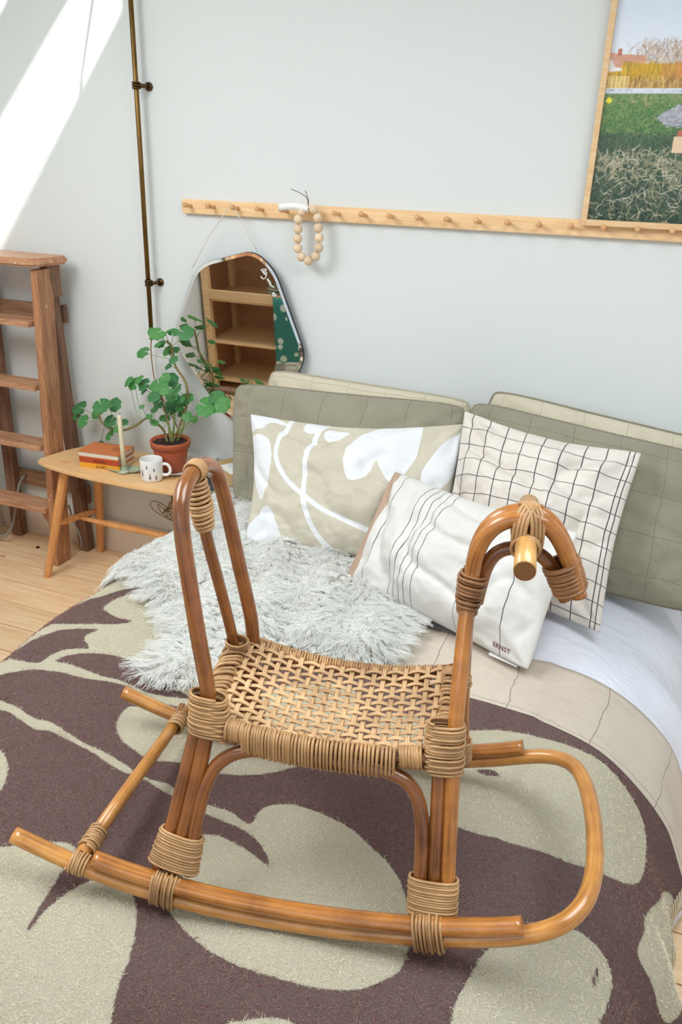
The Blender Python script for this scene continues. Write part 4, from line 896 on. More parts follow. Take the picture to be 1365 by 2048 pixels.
def quilted(name, c1, c2, seam, du=.0, dv=.0):
    m, nt, b, base = cloth(name, c1, c2, 1400, .35, fold=.9, sheen=.25)
    tc = nt.nodes.new('ShaderNodeTexCoord'); nz = noise_n(nt, tc.outputs['UV'], 9, 2, .5); sx = nt.nodes.new('ShaderNodeSeparateXYZ'); nt.links.new(tc.outputs['UV'], sx.inputs[0])
    U = mathn(nt, 'ADD', sx.outputs[0], mathn(nt, 'MULTIPLY', nz, .022)); V_ = mathn(nt, 'ADD', sx.outputs[1], mathn(nt, 'MULTIPLY', nz, .022))
    dash = mathn(nt, 'GREATER_THAN', mathn(nt, 'PINGPONG', mathn(nt, 'ADD', sx.outputs[0], sx.outputs[1]), .0022), .0007)
    l1 = mathn(nt, 'MAXIMUM', lines_mask(nt, U, .135, .0020, .05+du), lines_mask(nt, V_, .125, .0020, .035+dv))
    nt.links.new(mixc(nt, mathn(nt, 'MULTIPLY', mathn(nt, 'MULTIPLY', l1, dash), .8), base, seam), b.inputs['Base Color'])
    bn = [n for n in nt.nodes if n.bl_idname == 'ShaderNodeBump' and n.name != 'folds'][0]; src_ = bn.inputs['Height'].links[0].from_socket
    pu = mathn(nt, 'PINGPONG', mathn(nt, 'ADD', U, .05+du), .0675); pv = mathn(nt, 'PINGPONG', mathn(nt, 'ADD', V_, .035+dv), .0625)
    puff = mathn(nt, 'MULTIPLY', mathn(nt, 'MINIMUM', mathn(nt, 'POWER', mathn(nt, 'MULTIPLY', pu, 15), .4), mathn(nt, 'POWER', mathn(nt, 'MULTIPLY', pv, 15), .4)), 3.2)
    nt.links.new(mathn(nt, 'ADD', src_, puff), bn.inputs['Height']); return m
sage = quilted('sage washed cotton', srgb(154, 149, 129), srgb(138, 135, 116), srgb(98, 92, 80)); sage2 = quilted('cream sage washed cotton', srgb(212, 204, 182), srgb(200, 192, 168), srgb(150, 138, 116), .03)
pip = plain('sage plaited piping', srgb(138, 132, 112), .9); pip2 = plain('cream plaited piping', srgb(176, 168, 146), .9)
cu = Cushion((-1.26, -.20, .47), (-.52, -.20, .47), (-.53, -.070, .905), (-1.278, -.070, .925), .12, (.01, .02), 3, .5, .008, 1, rc=.05); cu.build('bed_pillow', sage2, 'cream quilted pillow leaning on the wall below the mirror', cat='pillow', group='cream quilted pillows at the back'); cu.piping(pip2)
cu = Cushion((-.50, -.20, .47), (.25, -.20, .455), (.25, -.070, .868), (-.480, -.070, .955), .12, (.01, .02), 3, .5, .008, 2, rc=.05); cu.build('bed_pillow', sage2, 'cream quilted pillow at the back right, leaning on the wall below the picture', cat='pillow', group='cream quilted pillows at the back'); cu.piping(pip)
cu = Cushion((-1.290, -.33, .475), (-.50, -.35, .475), (-.52, -.16, .915), (-1.372, -.16, .885), .19, (.015, .035), 2.8, .5, .010, 3, rc=.06); cu.build('bed_pillow', sage, 'sage green quilted pillow on the left, behind the leaf-print cushion', cat='pillow', group='sage green quilted pillows in front'); cu.piping(pip)
cu = Cushion((-.53, -.36, .475), (.265, -.38, .45), (.255, -.16, .852), (-.525, -.16, .935), .20, (.01, .03), 2.8, .5, .010, 4, rc=.06); cu.build('bed_pillow', sage, 'sage green quilted pillow on the right, behind the checked cushion', cat='pillow', group='sage green quilted pillows in front'); cu.piping(pip)

# leaf print cushion
m, nt, b, base = cloth('oat linen', srgb(206, 200, 182), srgb(194, 187, 168), 1300, .3, fold=.6)
at = nt.nodes.new('ShaderNodeAttribute'); at.attribute_name = 'leaf'
mk = ramp(nt, mathn(nt, 'MULTIPLY_ADD', at.outputs['Fac'], 200, .5, clamp=True), [(.3, (0, 0, 0, 1)), (.7, (1, 1, 1, 1))]); nt.links.new(mixc(nt, mk, base, srgb(228, 230, 233)), b.inputs['Base Color'])
LP = {'corner': [(-0.05, 1.05), (0.085, 1.03), (0.215, 0.93), (0.128, 0.942), (0.071, 0.885), (-0.02, 0.849)], 'a': [(0.0, 0.804), (0.059, 0.823), (0.107, 0.782), (0.128, 0.647), (0.114, 0.494), (0.089, 0.371), (0.068, 0.331), (0.04, 0.398), (0.01, 0.517), (-0.01, 0.668)], 'b': [(-0.01, 0.107), (0.046, 0.201), (0.089, 0.264), (0.138, 0.261), (0.173, 0.165), (0.191, 0.106), (0.203, 0.015), (0.084, -0.06), (0.0, -0.04)], 't1': [(0.289, 0.925), (0.308, 0.999), (0.398, 0.999), (0.389, 0.928), (0.361, 0.893), (0.325, 0.867), (0.293, 0.887)], 't2': [(0.388, 0.875), (0.416, 0.935), (0.507, 0.92), (0.489, 0.868), (0.415, 0.814)], 'e': [(0.503, 0.677), (0.517, 0.769), (0.571, 0.905), (0.67, 1.0), (0.815, 1.0), (0.824, 0.795), (0.806, 0.656), (0.764, 0.531), (0.716, 0.542), (0.676, 0.63), (0.655, 0.689), (0.639, 0.597), (0.584, 0.516), (0.537, 0.505), (0.513, 0.571)], 'f': [(0.864, 0.615), (0.879, 0.708), (0.927, 0.849), (1.02, 0.951), (1.02, 0.778), (0.978, 0.594), (0.899, 0.473), (0.872, 0.539)]}
LL = {'c': [(0.225, 1.0), (0.205, 0.904), (0.163, 0.786), (0.153, 0.649), (0.186, 0.53), (0.25, 0.429), (0.316, 0.358), (0.411, 0.274), (0.549, 0.209), (.8, .12)], 'd': [(0.375, 1.0), (0.362, 0.878), (0.322, 0.693), (0.309, 0.509), (0.315, 0.328), (0.351, 0.163), (0.4, 0.061), (0.47, -0.02)]}
lc = Cushion((-1.105, -.60, .485), (-.43, -.57, .485), (-.505, -.262, .885), (-1.235, -.300, .825), .20, (.08, .15), 2.0, .58, .015, 5)
o = lc.build('leaf_print_cushion', m, 'oblong oat linen cushion printed with white leaves and curving stems', 120, 80)
n_ = len(o.data.vertices); uvs = np.zeros((n_, 2)); ul = o.data.uv_layers[0].data
for lp in o.data.loops: uvs[lp.vertex_index] = ul[lp.index].uv
Q = uvs/np.array([lc.W, lc.H]); D = np.full(n_, -1e9); sc_ = np.array([lc.W, lc.H])
for p in LP.values(): D = np.maximum(D, sdf(closed_smooth(np.array(p)*sc_), uvs))
for k, p in LL.items():
    c_ = np.array(catmull([np.array(x)*sc_ for x in p], 5)); dd = np.full(n_, 1e9)
    for a_, b_ in zip(c_[:-1], c_[1:]):
        e = b_-a_; w_ = uvs-a_; t = np.clip((w_@e)/(e@e), 0, 1); dd = np.minimum(dd, np.linalg.norm(w_-t[:, None]*e, axis=1))
    D = np.maximum(D, .0085-dd)
a_ = o.data.attributes.new('leaf', 'FLOAT', 'POINT'); a_.data.foreach_set('value', D.astype(np.float32))

# checked cushion
m, nt, b, base = cloth('off white cotton', srgb(226, 220, 210), srgb(216, 208, 197), 1300, .3, fold=.7)
tc = nt.nodes.new('ShaderNodeTexCoord'); nz = noise_n(nt, tc.outputs['UV'], 10, 2, .5); sx = nt.nodes.new('ShaderNodeSeparateXYZ'); nt.links.new(tc.outputs['UV'], sx.inputs[0])
U = mathn(nt, 'ADD', sx.outputs[0], mathn(nt, 'MULTIPLY', nz, .006)); V_ = mathn(nt, 'ADD', sx.outputs[1], mathn(nt, 'MULTIPLY', nz, .006))
da = mathn(nt, 'GREATER_THAN', mathn(nt, 'PINGPONG', sx.outputs[0], .0022), .0006)
l2 = mathn(nt, 'MAXIMUM', lines_mask(nt, U, .0545, .0030, .018), mathn(nt, 'MULTIPLY', lines_mask(nt, V_, .053, .0028, .030), mathn(nt, 'MULTIPLY_ADD', da, .4, .55)))
ld2 = mathn(nt, 'LESS_THAN', mathn(nt, 'ABSOLUTE', mathn(nt, 'SUBTRACT', U, .486)), .0014)
l2 = mathn(nt, 'MAXIMUM', l2, ld2)
nt.links.new(mixc(nt, mathn(nt, 'MULTIPLY', l2, .92), base, srgb(38, 42, 56)), b.inputs['Base Color'])
cu = Cushion((-.505, -.60, .485), (-.012, -.665, .49), (.010, -.325, .893), (-.515, -.275, .93), .21, (.07, .11), 2.0, .58, .019, 6)
cu.build('checked_cushion', m, 'off-white cushion with a thin dark windowpane check', 100, 90)

# striped cushion with pink-beige back
m, nt, b, base = cloth('white brushed cotton', srgb(225, 223, 219), srgb(215, 212, 206), 900, .45, fold=.5)
tc = nt.nodes.new('ShaderNodeTexCoord'); nz = noise_n(nt, tc.outputs['UV'], 12, 2, .5); sx = nt.nodes.new('ShaderNodeSeparateXYZ'); nt.links.new(tc.outputs['UV'], sx.inputs[0])
cu = Cushion((-.735, -.690, .485), (-.150, -.925, .49), (-.098, -.705, .785), (-.655, -.505, .790), .22, (.05, .08), 2.0, .58, .015, 8, rc=.03)
U = mathn(nt, 'ADD', sx.outputs[0], mathn(nt, 'MULTIPLY', nz, .005)); acc = None
for k, uu in enumerate((.125, .285, .32, .355, .39, .43, .66, .865)):
    l_ = mathn(nt, 'LESS_THAN', mathn(nt, 'ABSOLUTE', mathn(nt, 'SUBTRACT', U, uu*cu.W)), .00125 if k != 6 else .0008); acc = l_ if acc is None else mathn(nt, 'MAXIMUM', acc, l_)
da = mathn(nt, 'MULTIPLY_ADD', mathn(nt, 'GREATER_THAN', mathn(nt, 'PINGPONG', sx.outputs[1], .003), .0008), .5, .45)
c_ = mixc(nt, mathn(nt, 'MULTIPLY', acc, da), base, srgb(28, 40, 52)); nt.links.new(c_, b.inputs['Base Color'])
m2 = plain('pink beige boucle', srgb(216, 192, 170), .95, bumps=(350, 1, .004), var=(300, srgb(184, 146, 124)))
o = cu.build('striped_cushion', m, 'white oblong cushion with fine dark stripes, embroidered ERNST, beige back', 96, 60); o.data.materials.append(m2)
for p in o.data.polygons:
    us = [o.data.uv_layers[0].data[i].uv[0] for i in p.loop_indices]
    if p.index >= 96*60 or max(us) < .068*cu.W: p.material_index = 1
crv = bpy.data.curves.new('e', 'FONT'); crv.body = 'ERNST'; crv.size = .0160; crv.offset = .0003; crv.align_x = 'CENTER'; crv.resolution_u = 2; crv.space_character = 1.1
t = bpy.data.objects.new('e', crv); C.objects.link(t); me = bpy.data.meshes.new_from_object(t.evaluated_get(bpy.context.evaluated_depsgraph_get())); bpy.data.objects.remove(t); me.materials.clear()
for v_ in me.vertices:
    q = cu.P(.872+v_.co.x/cu.W, .045+v_.co.y/cu.H, 1, .0032); v_.co = q
link('embroidered_name', me, plain('red brown thread', srgb(112, 58, 48), .8), o, False)
V = [cu.P(.80+.05*i, .012, -1, .004)+np.array([.01*i, -.022*(j), -.003*j]) for j in (0, 1) for i in range(3)]
link('care_label', mesh('care_label', V, [(0, 1, 4, 3), (1, 2, 5, 4)]), MAT['paper'], o, False)

# ------------------------------------------------------------------ sheepskin
fp = closed_smooth(FLEECE); st = .016
S_ = np.arange(.34, 1.42, st); V_ = np.arange(-.12, -1.36, -st); Sg, Vg = np.meshgrid(S_, V_)
def puff(s, v): return .016+.016*(.5+.5*np.sin(s*19+1)*np.sin(v*16+2))+.008*np.sin(s*41+v*13)
dd = sdf(fp, np.stack([Sg.ravel(), Vg.ravel()], 1)); ok = dd > -.004
P = surf(Sg, Vg, puff(Sg, Vg)*np.clip(dd.reshape(Sg.shape)/.05, .25, 1)+.004).reshape(-1, 3)
ns = len(S_); F = []
for j in range(len(V_)-1):
    for i in range(ns-1):
        q = (j*ns+i, (j+1)*ns+i, (j+1)*ns+i+1, j*ns+i+1)
        if all(ok[k] for k in q): F.append(q)
used = sorted({k for f in F for k in f}); mpd = {k: i for i, k in enumerate(used)}
wool_c = srgb(226, 226, 218)
mh, nt, b = M_('grey white wool'); b.inputs['Roughness'].default_value = .85; b.inputs['Specular IOR Level'].default_value = .2; b.inputs['Sheen Weight'].default_value = .2
hi = nt.nodes.new('ShaderNodeHairInfo'); ob = coords(nt, 'Object'); pn = noise_n(nt, ob, 8, 3, .6)
c1 = mixc(nt, hi.outputs['Random'], srgb(232, 232, 226), srgb(248, 248, 244)); nt.links.new(mixc(nt, mathn(nt, 'MULTIPLY', pn, .3), c1, srgb(220, 221, 212)), b.inputs['Base Color'])
ms2 = plain('sheepskin hide', srgb(196, 194, 182), .9)
sk = link('sheepskin', mesh('sheepskin', P[used], [tuple(mpd[k] for k in f) for f in F]), ms2); md = sk.modifiers.new('s', 'SOLIDIFY'); md.thickness = .008; md.offset = -1
tag(sk, 'long-haired pale grey sheepskin lying across the left side of the bed', 'sheepskin')
NH, NP = 64000, 9
cand = np.stack([RNG.uniform(.33, 1.42, NH*3), RNG.uniform(-1.38, -.10, NH*3)], 1); cd_ = sdf(fp, cand); cand = cand[cd_ > .0][:NH]; NH = len(cand); cdist = cd_[cd_ > 0][:NH]
root = surf(cand[:, 0], cand[:, 1], puff(cand[:, 0], cand[:, 1])*np.clip(cdist/.05, .25, 1)+.004)
e = .003
du_ = surf(cand[:, 0]+e, cand[:, 1])-surf(cand[:, 0]-e, cand[:, 1]); du_ /= np.linalg.norm(du_, axis=1)[:, None]
dv_ = surf(cand[:, 0], cand[:, 1]+e)-surf(cand[:, 0], cand[:, 1]-e); dv_ /= np.linalg.norm(dv_, axis=1)[:, None]
nn = np.cross(du_, dv_); nn /= np.linalg.norm(nn, axis=1)[:, None]; nn[nn[:, 2] < 0] *= -1
def fld(a, b_, k): return np.sin(cand[:, 0]*a+k)*np.cos(cand[:, 1]*b_+k*1.7)+.6*np.sin(cand[:, 0]*a*2.3+cand[:, 1]*b_*1.9+k)
ang = fld(7, 6, .4)*1.3+fld(17, 15, 2.)*.9
edge = np.clip(1-cdist/.09, 0, 1)
g_s = (sdf(fp, cand+[.004, 0])-cdist)/.004; g_v = (sdf(fp, cand+[0, .004])-cdist)/.004
fl_ = np.stack([np.cos(ang), np.sin(ang)], 1)*(1-edge[:, None])-np.stack([g_s, g_v], 1)*edge[:, None]*1.6
fl_[:, 1] -= .35
nc = 4200; cc_ = cand[RNG.choice(NH, nc, False)]
own = np.zeros(NH, int)
for a0 in range(0, NH, 4000): own[a0:a0+4000] = ((cand[a0:a0+4000, None, :]-cc_[None])**2).sum(2).argmin(1)
rc = np.random.RandomState(5); jit_c = rc.normal(0, .55, (nc, 2)); lenc = rc.uniform(.75, 1.25, nc); phc = rc.uniform(0, 6.28, nc)
fl_ += jit_c[own]+rc.normal(0, .18, (NH, 2))
L = (.030+.016*edge+.006*rc.rand(NH))*lenc[own]
toc = cc_[own]-cand
pts = np.zeros((NH, NP, 3)); ph = phc[own]+rc.normal(0, .5, NH); fq = rc.uniform(1.3, 2.2, nc)[own]
fn_ = np.linalg.norm(fl_, axis=1)[:, None]; dirv = (du_*fl_[:, :1]+dv_*fl_[:, 1:])/np.maximum(fn_, .6)
side_ = np.cross(nn, dirv)
for k in range(NP):
    t = k/(NP-1)
    pos = root+nn*(L*(.75*t-.42*t*t))[:, None]+dirv*(L*(.35*t+.75*t*t))[:, None]
    pos += (du_*toc[:, :1]+dv_*toc[:, 1:])*(.42*t)
    r = .0032*t**.6; pos += side_*(r*np.sin(ph+t*fq*6.28))[:, None]+nn*(r*.7*np.cos(ph+t*fq*6.28))[:, None]
    pos[:, 2] -= np.where(cand[:, 0] < .5, .02*t*t, .004*t*t)
    pts[:, k] = pos
pts[:, :, 2] = np.maximum(pts[:, :, 2], .01)
hc = bpy.data.hair_curves.new('wool'); hc.add_curves([NP]*NH); hc.points.foreach_set('position', pts.astype(np.float32).ravel())
ra = hc.attributes.get('radius') or hc.attributes.new('radius', 'FLOAT', 'POINT'); ra.data.foreach_set('value', np.tile(np.linspace(.00050, .00018, NP), NH).astype(np.float32))
hc.materials.append(mh); ho = bpy.data.objects.new('wool', hc); C.objects.link(ho); ho.parent = sk; ho['kind'] = 'stuff'

# short raised fibres of the brushed blanket
NB = 120000
bs = np.stack([RNG.uniform(.40, 2.22, NB), RNG.uniform(-2.35, -.75, NB)], 1); bs = bs[bs[:, 1] < np.interp(bs[:, 0], [.0, .459, 1.552, 2.3], [-.71, -.756, -1.075, -1.075])]; NB = len(bs)
r0 = surf(bs[:, 0], bs[:, 1], 0.0); gi = np.full(NB, -1e9)
for k, p in PAT.items():
    if k not in ('wedge', 'spot'): gi = np.maximum(gi, sdf(closed_smooth(p, 2), bs))
for k in ('wedge', 'spot'): gi = np.minimum(gi, -sdf(closed_smooth(PAT[k], 2), bs))
rf = np.random.RandomState(9); an = rf.uniform(0, 6.28, NB); ln = rf.uniform(.004, .010, NB)
dz = np.stack([np.cos(an)*ln*.8, np.sin(an)*ln*.8, ln*rf.uniform(.15, .5, NB)], 1); slope_ = (surf(bs[:, 0]+.01, bs[:, 1])-surf(bs[:, 0]-.01, bs[:, 1]))/.02
dz[:, 2] += dz[:, 0]*slope_[:, 2]
P3 = np.stack([r0, r0+dz*.5+np.array([0, 0, .0012]), r0+dz], 1)
fc = bpy.data.hair_curves.new('wool_pile'); fc.add_curves([3]*NB); fc.points.foreach_set('position', P3.astype(np.float32).ravel())
ra = fc.attributes.get('radius') or fc.attributes.new('radius', 'FLOAT', 'POINT'); ra.data.foreach_set('value', np.tile([.0003, .00026, .0001], NB).astype(np.float32))
la = fc.attributes.new('leafc', 'FLOAT', 'POINT'); la.data.foreach_set('value', np.repeat((gi > rf.normal(0, .002, NB)).astype(np.float32), 3))
mp2, nt, b = M_('blanket fibre'); at = nt.nodes.new('ShaderNodeAttribute'); at.attribute_name = 'leafc'; hi = nt.nodes.new('ShaderNodeHairInfo')
nt.links.new(mixc(nt, at.outputs['Fac'], mixc(nt, hi.outputs['Random'], srgb(108, 66, 60), srgb(182, 140, 130)), mixc(nt, hi.outputs['Random'], srgb(222, 210, 176), srgb(246, 238, 214))), b.inputs['Base Color']); b.inputs['Roughness'].default_value = .9
b.inputs['Specular IOR Level'].default_value = .1
fc.materials.append(mp2); fo = bpy.data.objects.new('wool_pile', fc); C.objects.link(fo); fo.parent = bl; fo['kind'] = 'stuff'

# ------------------------------------------------------------------ rattan rocking horse
ho_ = empty('rocking_horse', (-.286, -1.770, 0), math.radians(10)); tag(ho_, 'vintage rattan rocking horse with woven seat standing on the blanket', 'rocking horse')
TW = .40
def mir_t(P): return [(p[0], TW-p[1], p[2]) for p in P]
def rod(name, pts, r, mat, both=True, n=6, seg=14, it=1):
    P = smooth_path(pts, n, it); tube(name, P, r, MAT[mat], ho_, seg)
    if both: tube(name, smooth_path(mir_t(pts), n, it), r, MAT[mat], ho_, seg)
RR = .0138
# rockers: the long lower pole runs right round the front as one loop
lowN = [(-.566, 0, .574), (-.486, 0, .541), (-.409, 0, .518), (-.305, 0, .503), (-.22, 0, .498), (-.13, 0, .498), (0, 0, .507), (.127, 0, .530), (.21, 0, .556), (.254, 0, .573)]
loop = [(.292, .001, .590), (.326, .016, .604), (.352, .050, .616), (.364, .10, .624), (.365, .20, .626), (.363, .30, .622), (.352, .35, .614), (.330, .382, .603), (.295, .398, .590)]
tube('rocker', smooth_path(lowN+loop+mir_t(lowN)[::-1], 6, 2), RR, MAT['canelight'], ho_, 16)
upN = [(-.425, 0, .553), (-.372, 0, .541), (-.304, 0, .531), (-.22, 0, .525), (-.13, 0, .5245), (0, 0, .532), (.125, 0, .553), (.208, 0, .575), (.253, 0, .592)]
def up_pole(P):
    o = tube('upper_rocker', smooth_path([(a, b_, c+.003) for a, b_, c in P], 6, 1), RR, MAT['cane'], ho_, 16)
    return o
up_pole(upN); up_pole(mir_t(upN))
for t in (0, TW):
    for p, dx in ((upN[-1], 1), (upN[0], -1)):
        pass
# legs, posts, head
rod('leg', [(-.322, .018, .545), (-.308, .028, .586), (-.291, .055, .679), (-.274, .083, .774), (-.268, .088, .80)], .0112, 'canedark')
hoopN = [(-.297, .018, .545), (-.287, .029, .590), (-.270, .056, .683), (-.252, .084, .778), (-.250, .091, .845), (-.259, .093, .887), (-.271, .100, .961), (-.282, .106, 1.040), (-.292, .113, 1.105), (-.297, .122, 1.140), (-.300, .145, 1.161), (-.301, .175, 1.168)]
hp_ = hoopN+[(-.302, .20, 1.169)]+mir_t(hoopN)[::-1]
tube('back_hoop', smooth_path(hp_, 6, 1), .0125, MAT['canedark'], ho_, 14)
rod('arch', [(-.270, .018, .545), (-.267, .028, .586), (-.262, .045, .644), (-.253, .061, .698), (-.234, .073, .739), (-.199, .079, .763), (-.135, .081, .770), (-.072, .082, .768), (-.010, .082, .768), (.043, .081, .766), (.074, .076, .752), (.091, .066, .720), (.096, .050, .662), (.099, .030, .593), (.100, .018, .550)], .0112, 'canedark')
rod('leg', [(.124, .018, .55), (.121, .029, .589), (.114, .060, .697), (.109, .087, .787), (.108, .092, .81)], .0112, 'canedark')
postN = [(.146, .018, .55), (.140, .030, .593), (.133, .061, .700), (.128, .087, .790), (.125, .104, .864), (.124, .130, .930), (.123, .162, .980), (.124, .182, 1.020), (.125, .187, 1.060), (.127, .187, 1.088), (.134, .187, 1.115), (.147, .187, 1.136), (.165, .187, 1.149), (.185, .187, 1.155), (.204, .187, 1.155), (.221, .187, 1.149), (.236, .187, 1.134), (.248, .187, 1.115), (.258, .187, 1.095), (.267, .187, 1.076), (.2785, .187, 1.042)]
rod('post', postN, .0118, 'cane', True, 6, 16, 1)
tube('neck_arch', smooth_path([(.136, .2, 1.005), (.1395, .2, 1.035), (.142, .2, 1.063), (.150, .2, 1.083), (.162, .2, 1.096), (.178, .2, 1.102), (.199, .2, 1.102), (.217, .2, 1.097), (.231, .2, 1.086), (.242, .2, 1.069), (.251, .2, 1.052), (.2625, .2, 1.028)], 6, 1), .0105, MAT['canedark'], ho_, 14)
tube('mid_spindle', smooth_path([(-.277, .287, .799), (-.283, .268, .880), (-.291, .245, .968), (-.298, .225, 1.041), (-.300, .207, 1.100), (-.300, .2, 1.150)], 6, 1), .0098, MAT['canedark'], ho_, 12)
hb = tube('handlebar', [(.1935, .095, 1.118), (.1945, .15, 1.121), (.1965, .21, 1.125), (.198, .305, 1.130)], .0150, MAT['handle'], ho_, 20)
for (c, sg) in (((.1935, .095, 1.118), -1), ((.198, .305, 1.130), 1)):
    V, F, UV = tube_data([(c[0], c[1]+sg*.0004, c[2]), (c[0], c[1]+sg*.0012, c[2])], [.0144, .0136], 20); link('cut_end', mesh('cut_end', V, F, UV), MAT['caneend'], hb, False)
tube('rear_stretcher', [(-.455, .012, .545), (-.445, .15, .552), (-.435, .28, .556), (-.430, .388, .556)], .0122, MAT['canelight'], ho_, 14)
# seat frame
def sagw(u): return 4*u*(1-u)
def seatp(u, v, dz=0.):
    a = np.array([-.243, .086]); b_ = np.array([.103, .098]); c_ = np.array([.094, .316]); d_ = np.array([-.262, .314])
    p = (1-u)*(1-v)*a+u*(1-v)*b_+u*v*c_+(1-u)*v*d_
    h = .808-(.018+.014*v)*sagw(u)-.008*sagw(v)+dz
    return np.array([p[0], p[1], h])
def edge_line(a, b_, sag, n=12): return [tuple(np.array(a)*(1-k/n)+np.array(b_)*k/n-np.array([0, 0, sag*sagw(k/n)])) for k in range(n+1)]
eL = edge_line((-.262, .085, .799), (-.276, .312, .801), .004); eR = edge_line((.116, .092, .800), (.107, .314, .801), .004)
eN = edge_line((-.255, .080, .797), (.112, .090, .797), .016); eF = edge_line((-.268, .322, .797), (.100, .322, .797), .030)
for e_ in (eL, eR, eN, eF): tube('seat_rail', e_, .009, MAT['canedark'], ho_, 10)
# wound bindings
def bind(fn, name='cane_binding', mat='wrap'):
    mb = MB(); fn(mb); return mb.build(name, MAT[mat], ho_)
def both(fn, **k):
    bind(lambda mb: fn(mb, lambda p: p), **k); bind(lambda mb: fn(mb, lambda p: (p[0], TW-p[1], p[2])), **k)
S1 = (1, 0, 0)
both(lambda mb, f: helix(mb, [f((-.297, .020, .552)), f((-.284, .036, .614))], S1, [.041, .035], .0145, 14, .0025, tilt=.03))
both(lambda mb, f: helix(mb, [f((.121, .020, .560)), f((.118, .036, .618))], S1, .0365, .0145, 14, .0025, tilt=-.02))
both(lambda mb, f: helix(mb, [f((-.325, 0, .522)), f((-.283, 0, .516))], (0, 0, 1), .0305, .0165, 9, .0024, jit=.6))
both(lambda mb, f: helix(mb, [f((.098, 0, .538)), f((.142, 0, .545))], (0, 0, 1), .0300, .0165, 9, .0024, jit=.6))
bind(lambda mb: helix(mb, [(-.250, .083, .776), (-.252, .090, .846)], S1, [.033, .028], .0165, 15, .0026, jit=.5, tilt=-.12))
bind(lambda mb: helix(mb, [(-.252, TW-.084, .772), (-.252, TW-.089, .800)], S1, .028, .0145, 6, .0026, jit=.5))
bind(lambda mb: helix(mb, [(.1145, .088, .776), (.1120, .105, .852)], S1, [.0285, .027], .0175, 17, .0026, jit=.5, tilt=.05))
bind(lambda mb: helix(mb, [(.1145, TW-.088, .772), (.1120, TW-.092, .800)], S1, .027, .0150, 6, .0026, jit=.5))
# near and far seat edges, three sections each
bind(lambda mb: helix(mb, [(-.250, .323, .792), (-.17, .323, .776), (-.08, .323, .769), (.0, .323, .772), (.088, .320, .790)], (0, 0, 1), .0115, .0105, 78, .0023, jit=.5))
near_ = lambda fn: bind(lambda mb: fn(mb, lambda p: p))
near_(lambda mb, f: helix(mb, [f((-.222, .082, .793)), f((-.196, .082, .791))], (0, 0, 1), .0155, .0125, 7, .0027, jit=.5))
near_(lambda mb, f: helix(mb, [f((-.194, .0815, .780)), f((-.09, .083, .773)), (f((.046, .084, .778)))], (0, 0, 1), .0245, .0135, 44, .0026, jit=.4))
near_(lambda mb, f: helix(mb, [f((.050, .086, .790)), f((.084, .088, .793))], (0, 0, 1), .0155, .0125, 8, .0027, jit=.5))
bind(lambda mb: helix(mb, eL[1:-1:5]+[eL[-2]], (1, 0, 0), .0180, .0125, 27, .0036, jit=.9, tilt=.35))
bind(lambda mb: helix(mb, eR[1:-1:5]+[eR[-2]], (1, 0, 0), .0145, .0125, 28, .0034, jit=.9, tilt=-.3))
# hoop top, spindle, neck, snout, handlebar lashings
bind(lambda mb: helix(mb, [(-.300, .2, 1.152), (-.296, .2, 1.110), (-.290, .2, 1.070)], (0, 1, 0), [.0125, .0175, .0185, .0165, .012], [.0125, .016, .017, .015, .012], 12, .0031, expo=2, jit=.4), mat='wrap')
bind(lambda mb: helix(mb, [(-.302, .189, 1.168), (-.302, .211, 1.168)], (1, 0, 0), .0150, .0150, 6, .0024, expo=2))
bind(lambda mb: helix(mb, [(.127, .198, 1.054), (.124, .192, 1.026), (.123, .188, .996)], S1, [.0190, .0180, .0140], [.0250, .0250, .0275], 13, .0026, jit=.7, tilt=.12), mat='wrapdark')
bind(lambda mb: helix(mb, [(.2475, .2, 1.087), (.2665, .2, 1.047)], (1, 0, .5), [.0255, .0235], .0262, 16, .0023, expo=2.3, jit=.4), mat='wrapdark')
def loops(mb, c, ax, ay, a, b_, n, w, r, expo=2.4):
    c = np.array(c, float); ax = np.array(ax, float)/np.linalg.norm(ax); ay = np.array(ay, float)/np.linalg.norm(ay); nz_ = np.cross(ax, ay)
    for k in range(n):
        o_ = nz_*(k-(n-1)/2)*w; P = []
        for th in np.linspace(0, 2*PI, 28):
            cs, sn = math.cos(th), math.sin(th); P.append(c+o_+ax*a*math.copysign(abs(cs)**(2/expo), cs)+ay*b_*math.copysign(abs(sn)**(2/expo), sn))
        mb.add(*tube_data(P, r, 6, False))
def lash(mb):
    for sg in (-1, 1):
        loops(mb, (.196, .2, 1.131), (.45*sg, 1, 0), (0, 0, 1), .031, .0385, 4, .0056, .0030)
    for sg in (-1, 1):
        loops(mb, (.1945, .2+sg*.031, 1.118+.001*sg), (1, .25*sg, 0), (.15, sg*.25, 1), .0190, .0190, 2, .0050, .0024, 2)
bind(lash, 'cross_lashing', 'wrap')
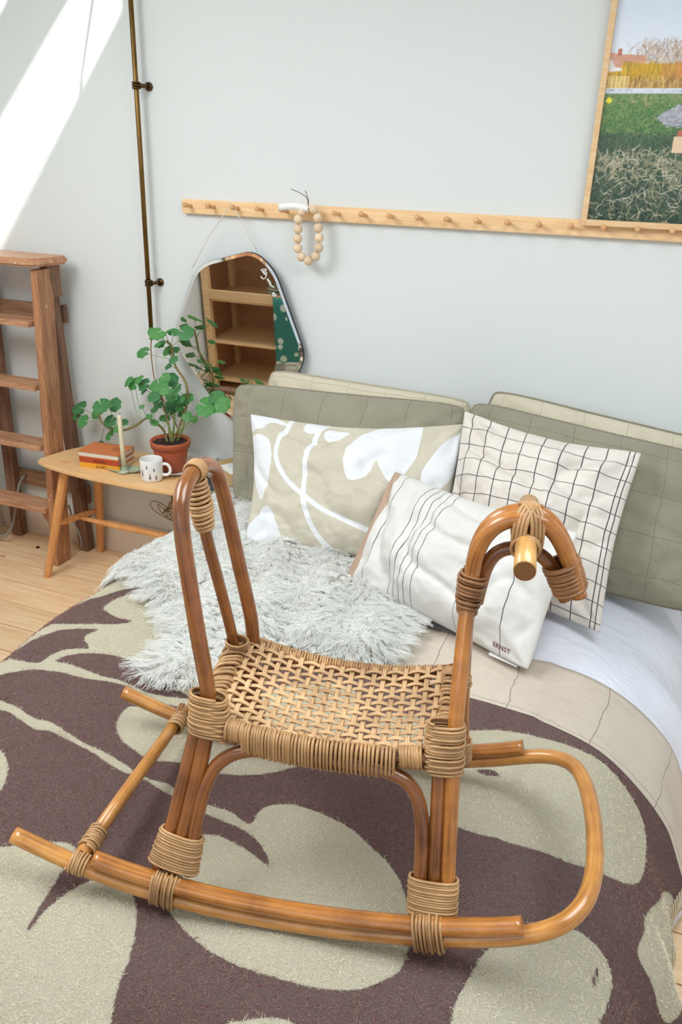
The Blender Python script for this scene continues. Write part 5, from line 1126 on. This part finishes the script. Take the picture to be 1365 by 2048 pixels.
for (tt, st_, hh2) in ((0., -.452, .541), (TW, -.432, .545)):
    sg = 1 if tt == 0 else -1
    bind(lambda mb: helix(mb, [(st_+.001, tt+sg*.022, hh2+.007), (st_+.004, tt+sg*.062, hh2+.010)], S1, .0148, .0148, 8, .0025, expo=2, jit=.4), mat='wrap')
    bind(lambda mb: helix(mb, [(st_-.016, tt, hh2-.003+.006), (st_+.012, tt, hh2-.005)], (0, 0, 1), .0175, .0165, 6, .0024, expo=2, jit=.5), mat='wrap')
bind(lambda mb: helix(mb, [(-.268, .278, .812), (-.268, .272, .828)], S1, .020, .014, 4, .0022, expo=2), mat='wrap')
# woven seat: every strip is an object of its own
NU, NV = 19, 13
prof_ = [(-1, 0), (-.82, .30), (-.5, .42), (-.12, .14), (.12, .14), (.5, .42), (.82, .30), (1, 0), (.6, -.28), (-.6, -.28)]
def strip(ctr, wid, name):
    P = np.array(ctr); T = np.gradient(P, axis=0); T /= np.linalg.norm(T, axis=1)[:, None]; up = np.array([0, 0, 1.]); V = []; UV = []; Ln = 0; K = len(prof_)
    for i in range(len(P)):
        B = np.cross(T[i], up); B /= np.linalg.norm(B); Nn = np.cross(B, T[i])
        if i: Ln += np.linalg.norm(P[i]-P[i-1])
        for k, (a, b_) in enumerate(prof_): V.append(P[i]+B*a*wid/2+Nn*b_*.0045); UV.append((a*.01, Ln))
    F = [(i*K+k, (i+1)*K+k, (i+1)*K+(k+1) % K, i*K+(k+1) % K) for i in range(len(P)-1) for k in range(K)]
    return link(name, mesh(name, V, F, UV), MAT['weave'], ho_)
rw = random.Random(4)
us = [(i+.5)/NU for i in range(NU)]; vs = [(j+.5)/NV for j in range(NV)]
AMP = .0022
for j, v in enumerate(vs):
    jv = rw.uniform(-.006, .006); n = NU*5; c_ = []
    for k in range(-1, n+2):
        u = k/n; ph_ = math.cos(PI*(u*NU-.5)+(j % 2)*PI); p = seatp(u, v+jv*math.sin(u*7), AMP*ph_); c_.append(p)
    strip(c_, .0088, 'weave_strip')
for i, u in enumerate(us):
    ju = rw.uniform(-.005, .005); n = NV*5; c_ = []
    for k in range(-1, n+2):
        v = k/n; ph_ = -math.cos(PI*(v*NV-.5)+(i % 2)*PI); p = seatp(u+ju*math.sin(v*5), v, AMP*ph_)
        if k < 0: p = seatp(u, -.03, -.004)
        c_.append(p)
    strip(c_, .0088, 'weave_strip')
for o in ho_.children:
    if o.name.startswith(('cane_binding', 'cross_lashing')): pass
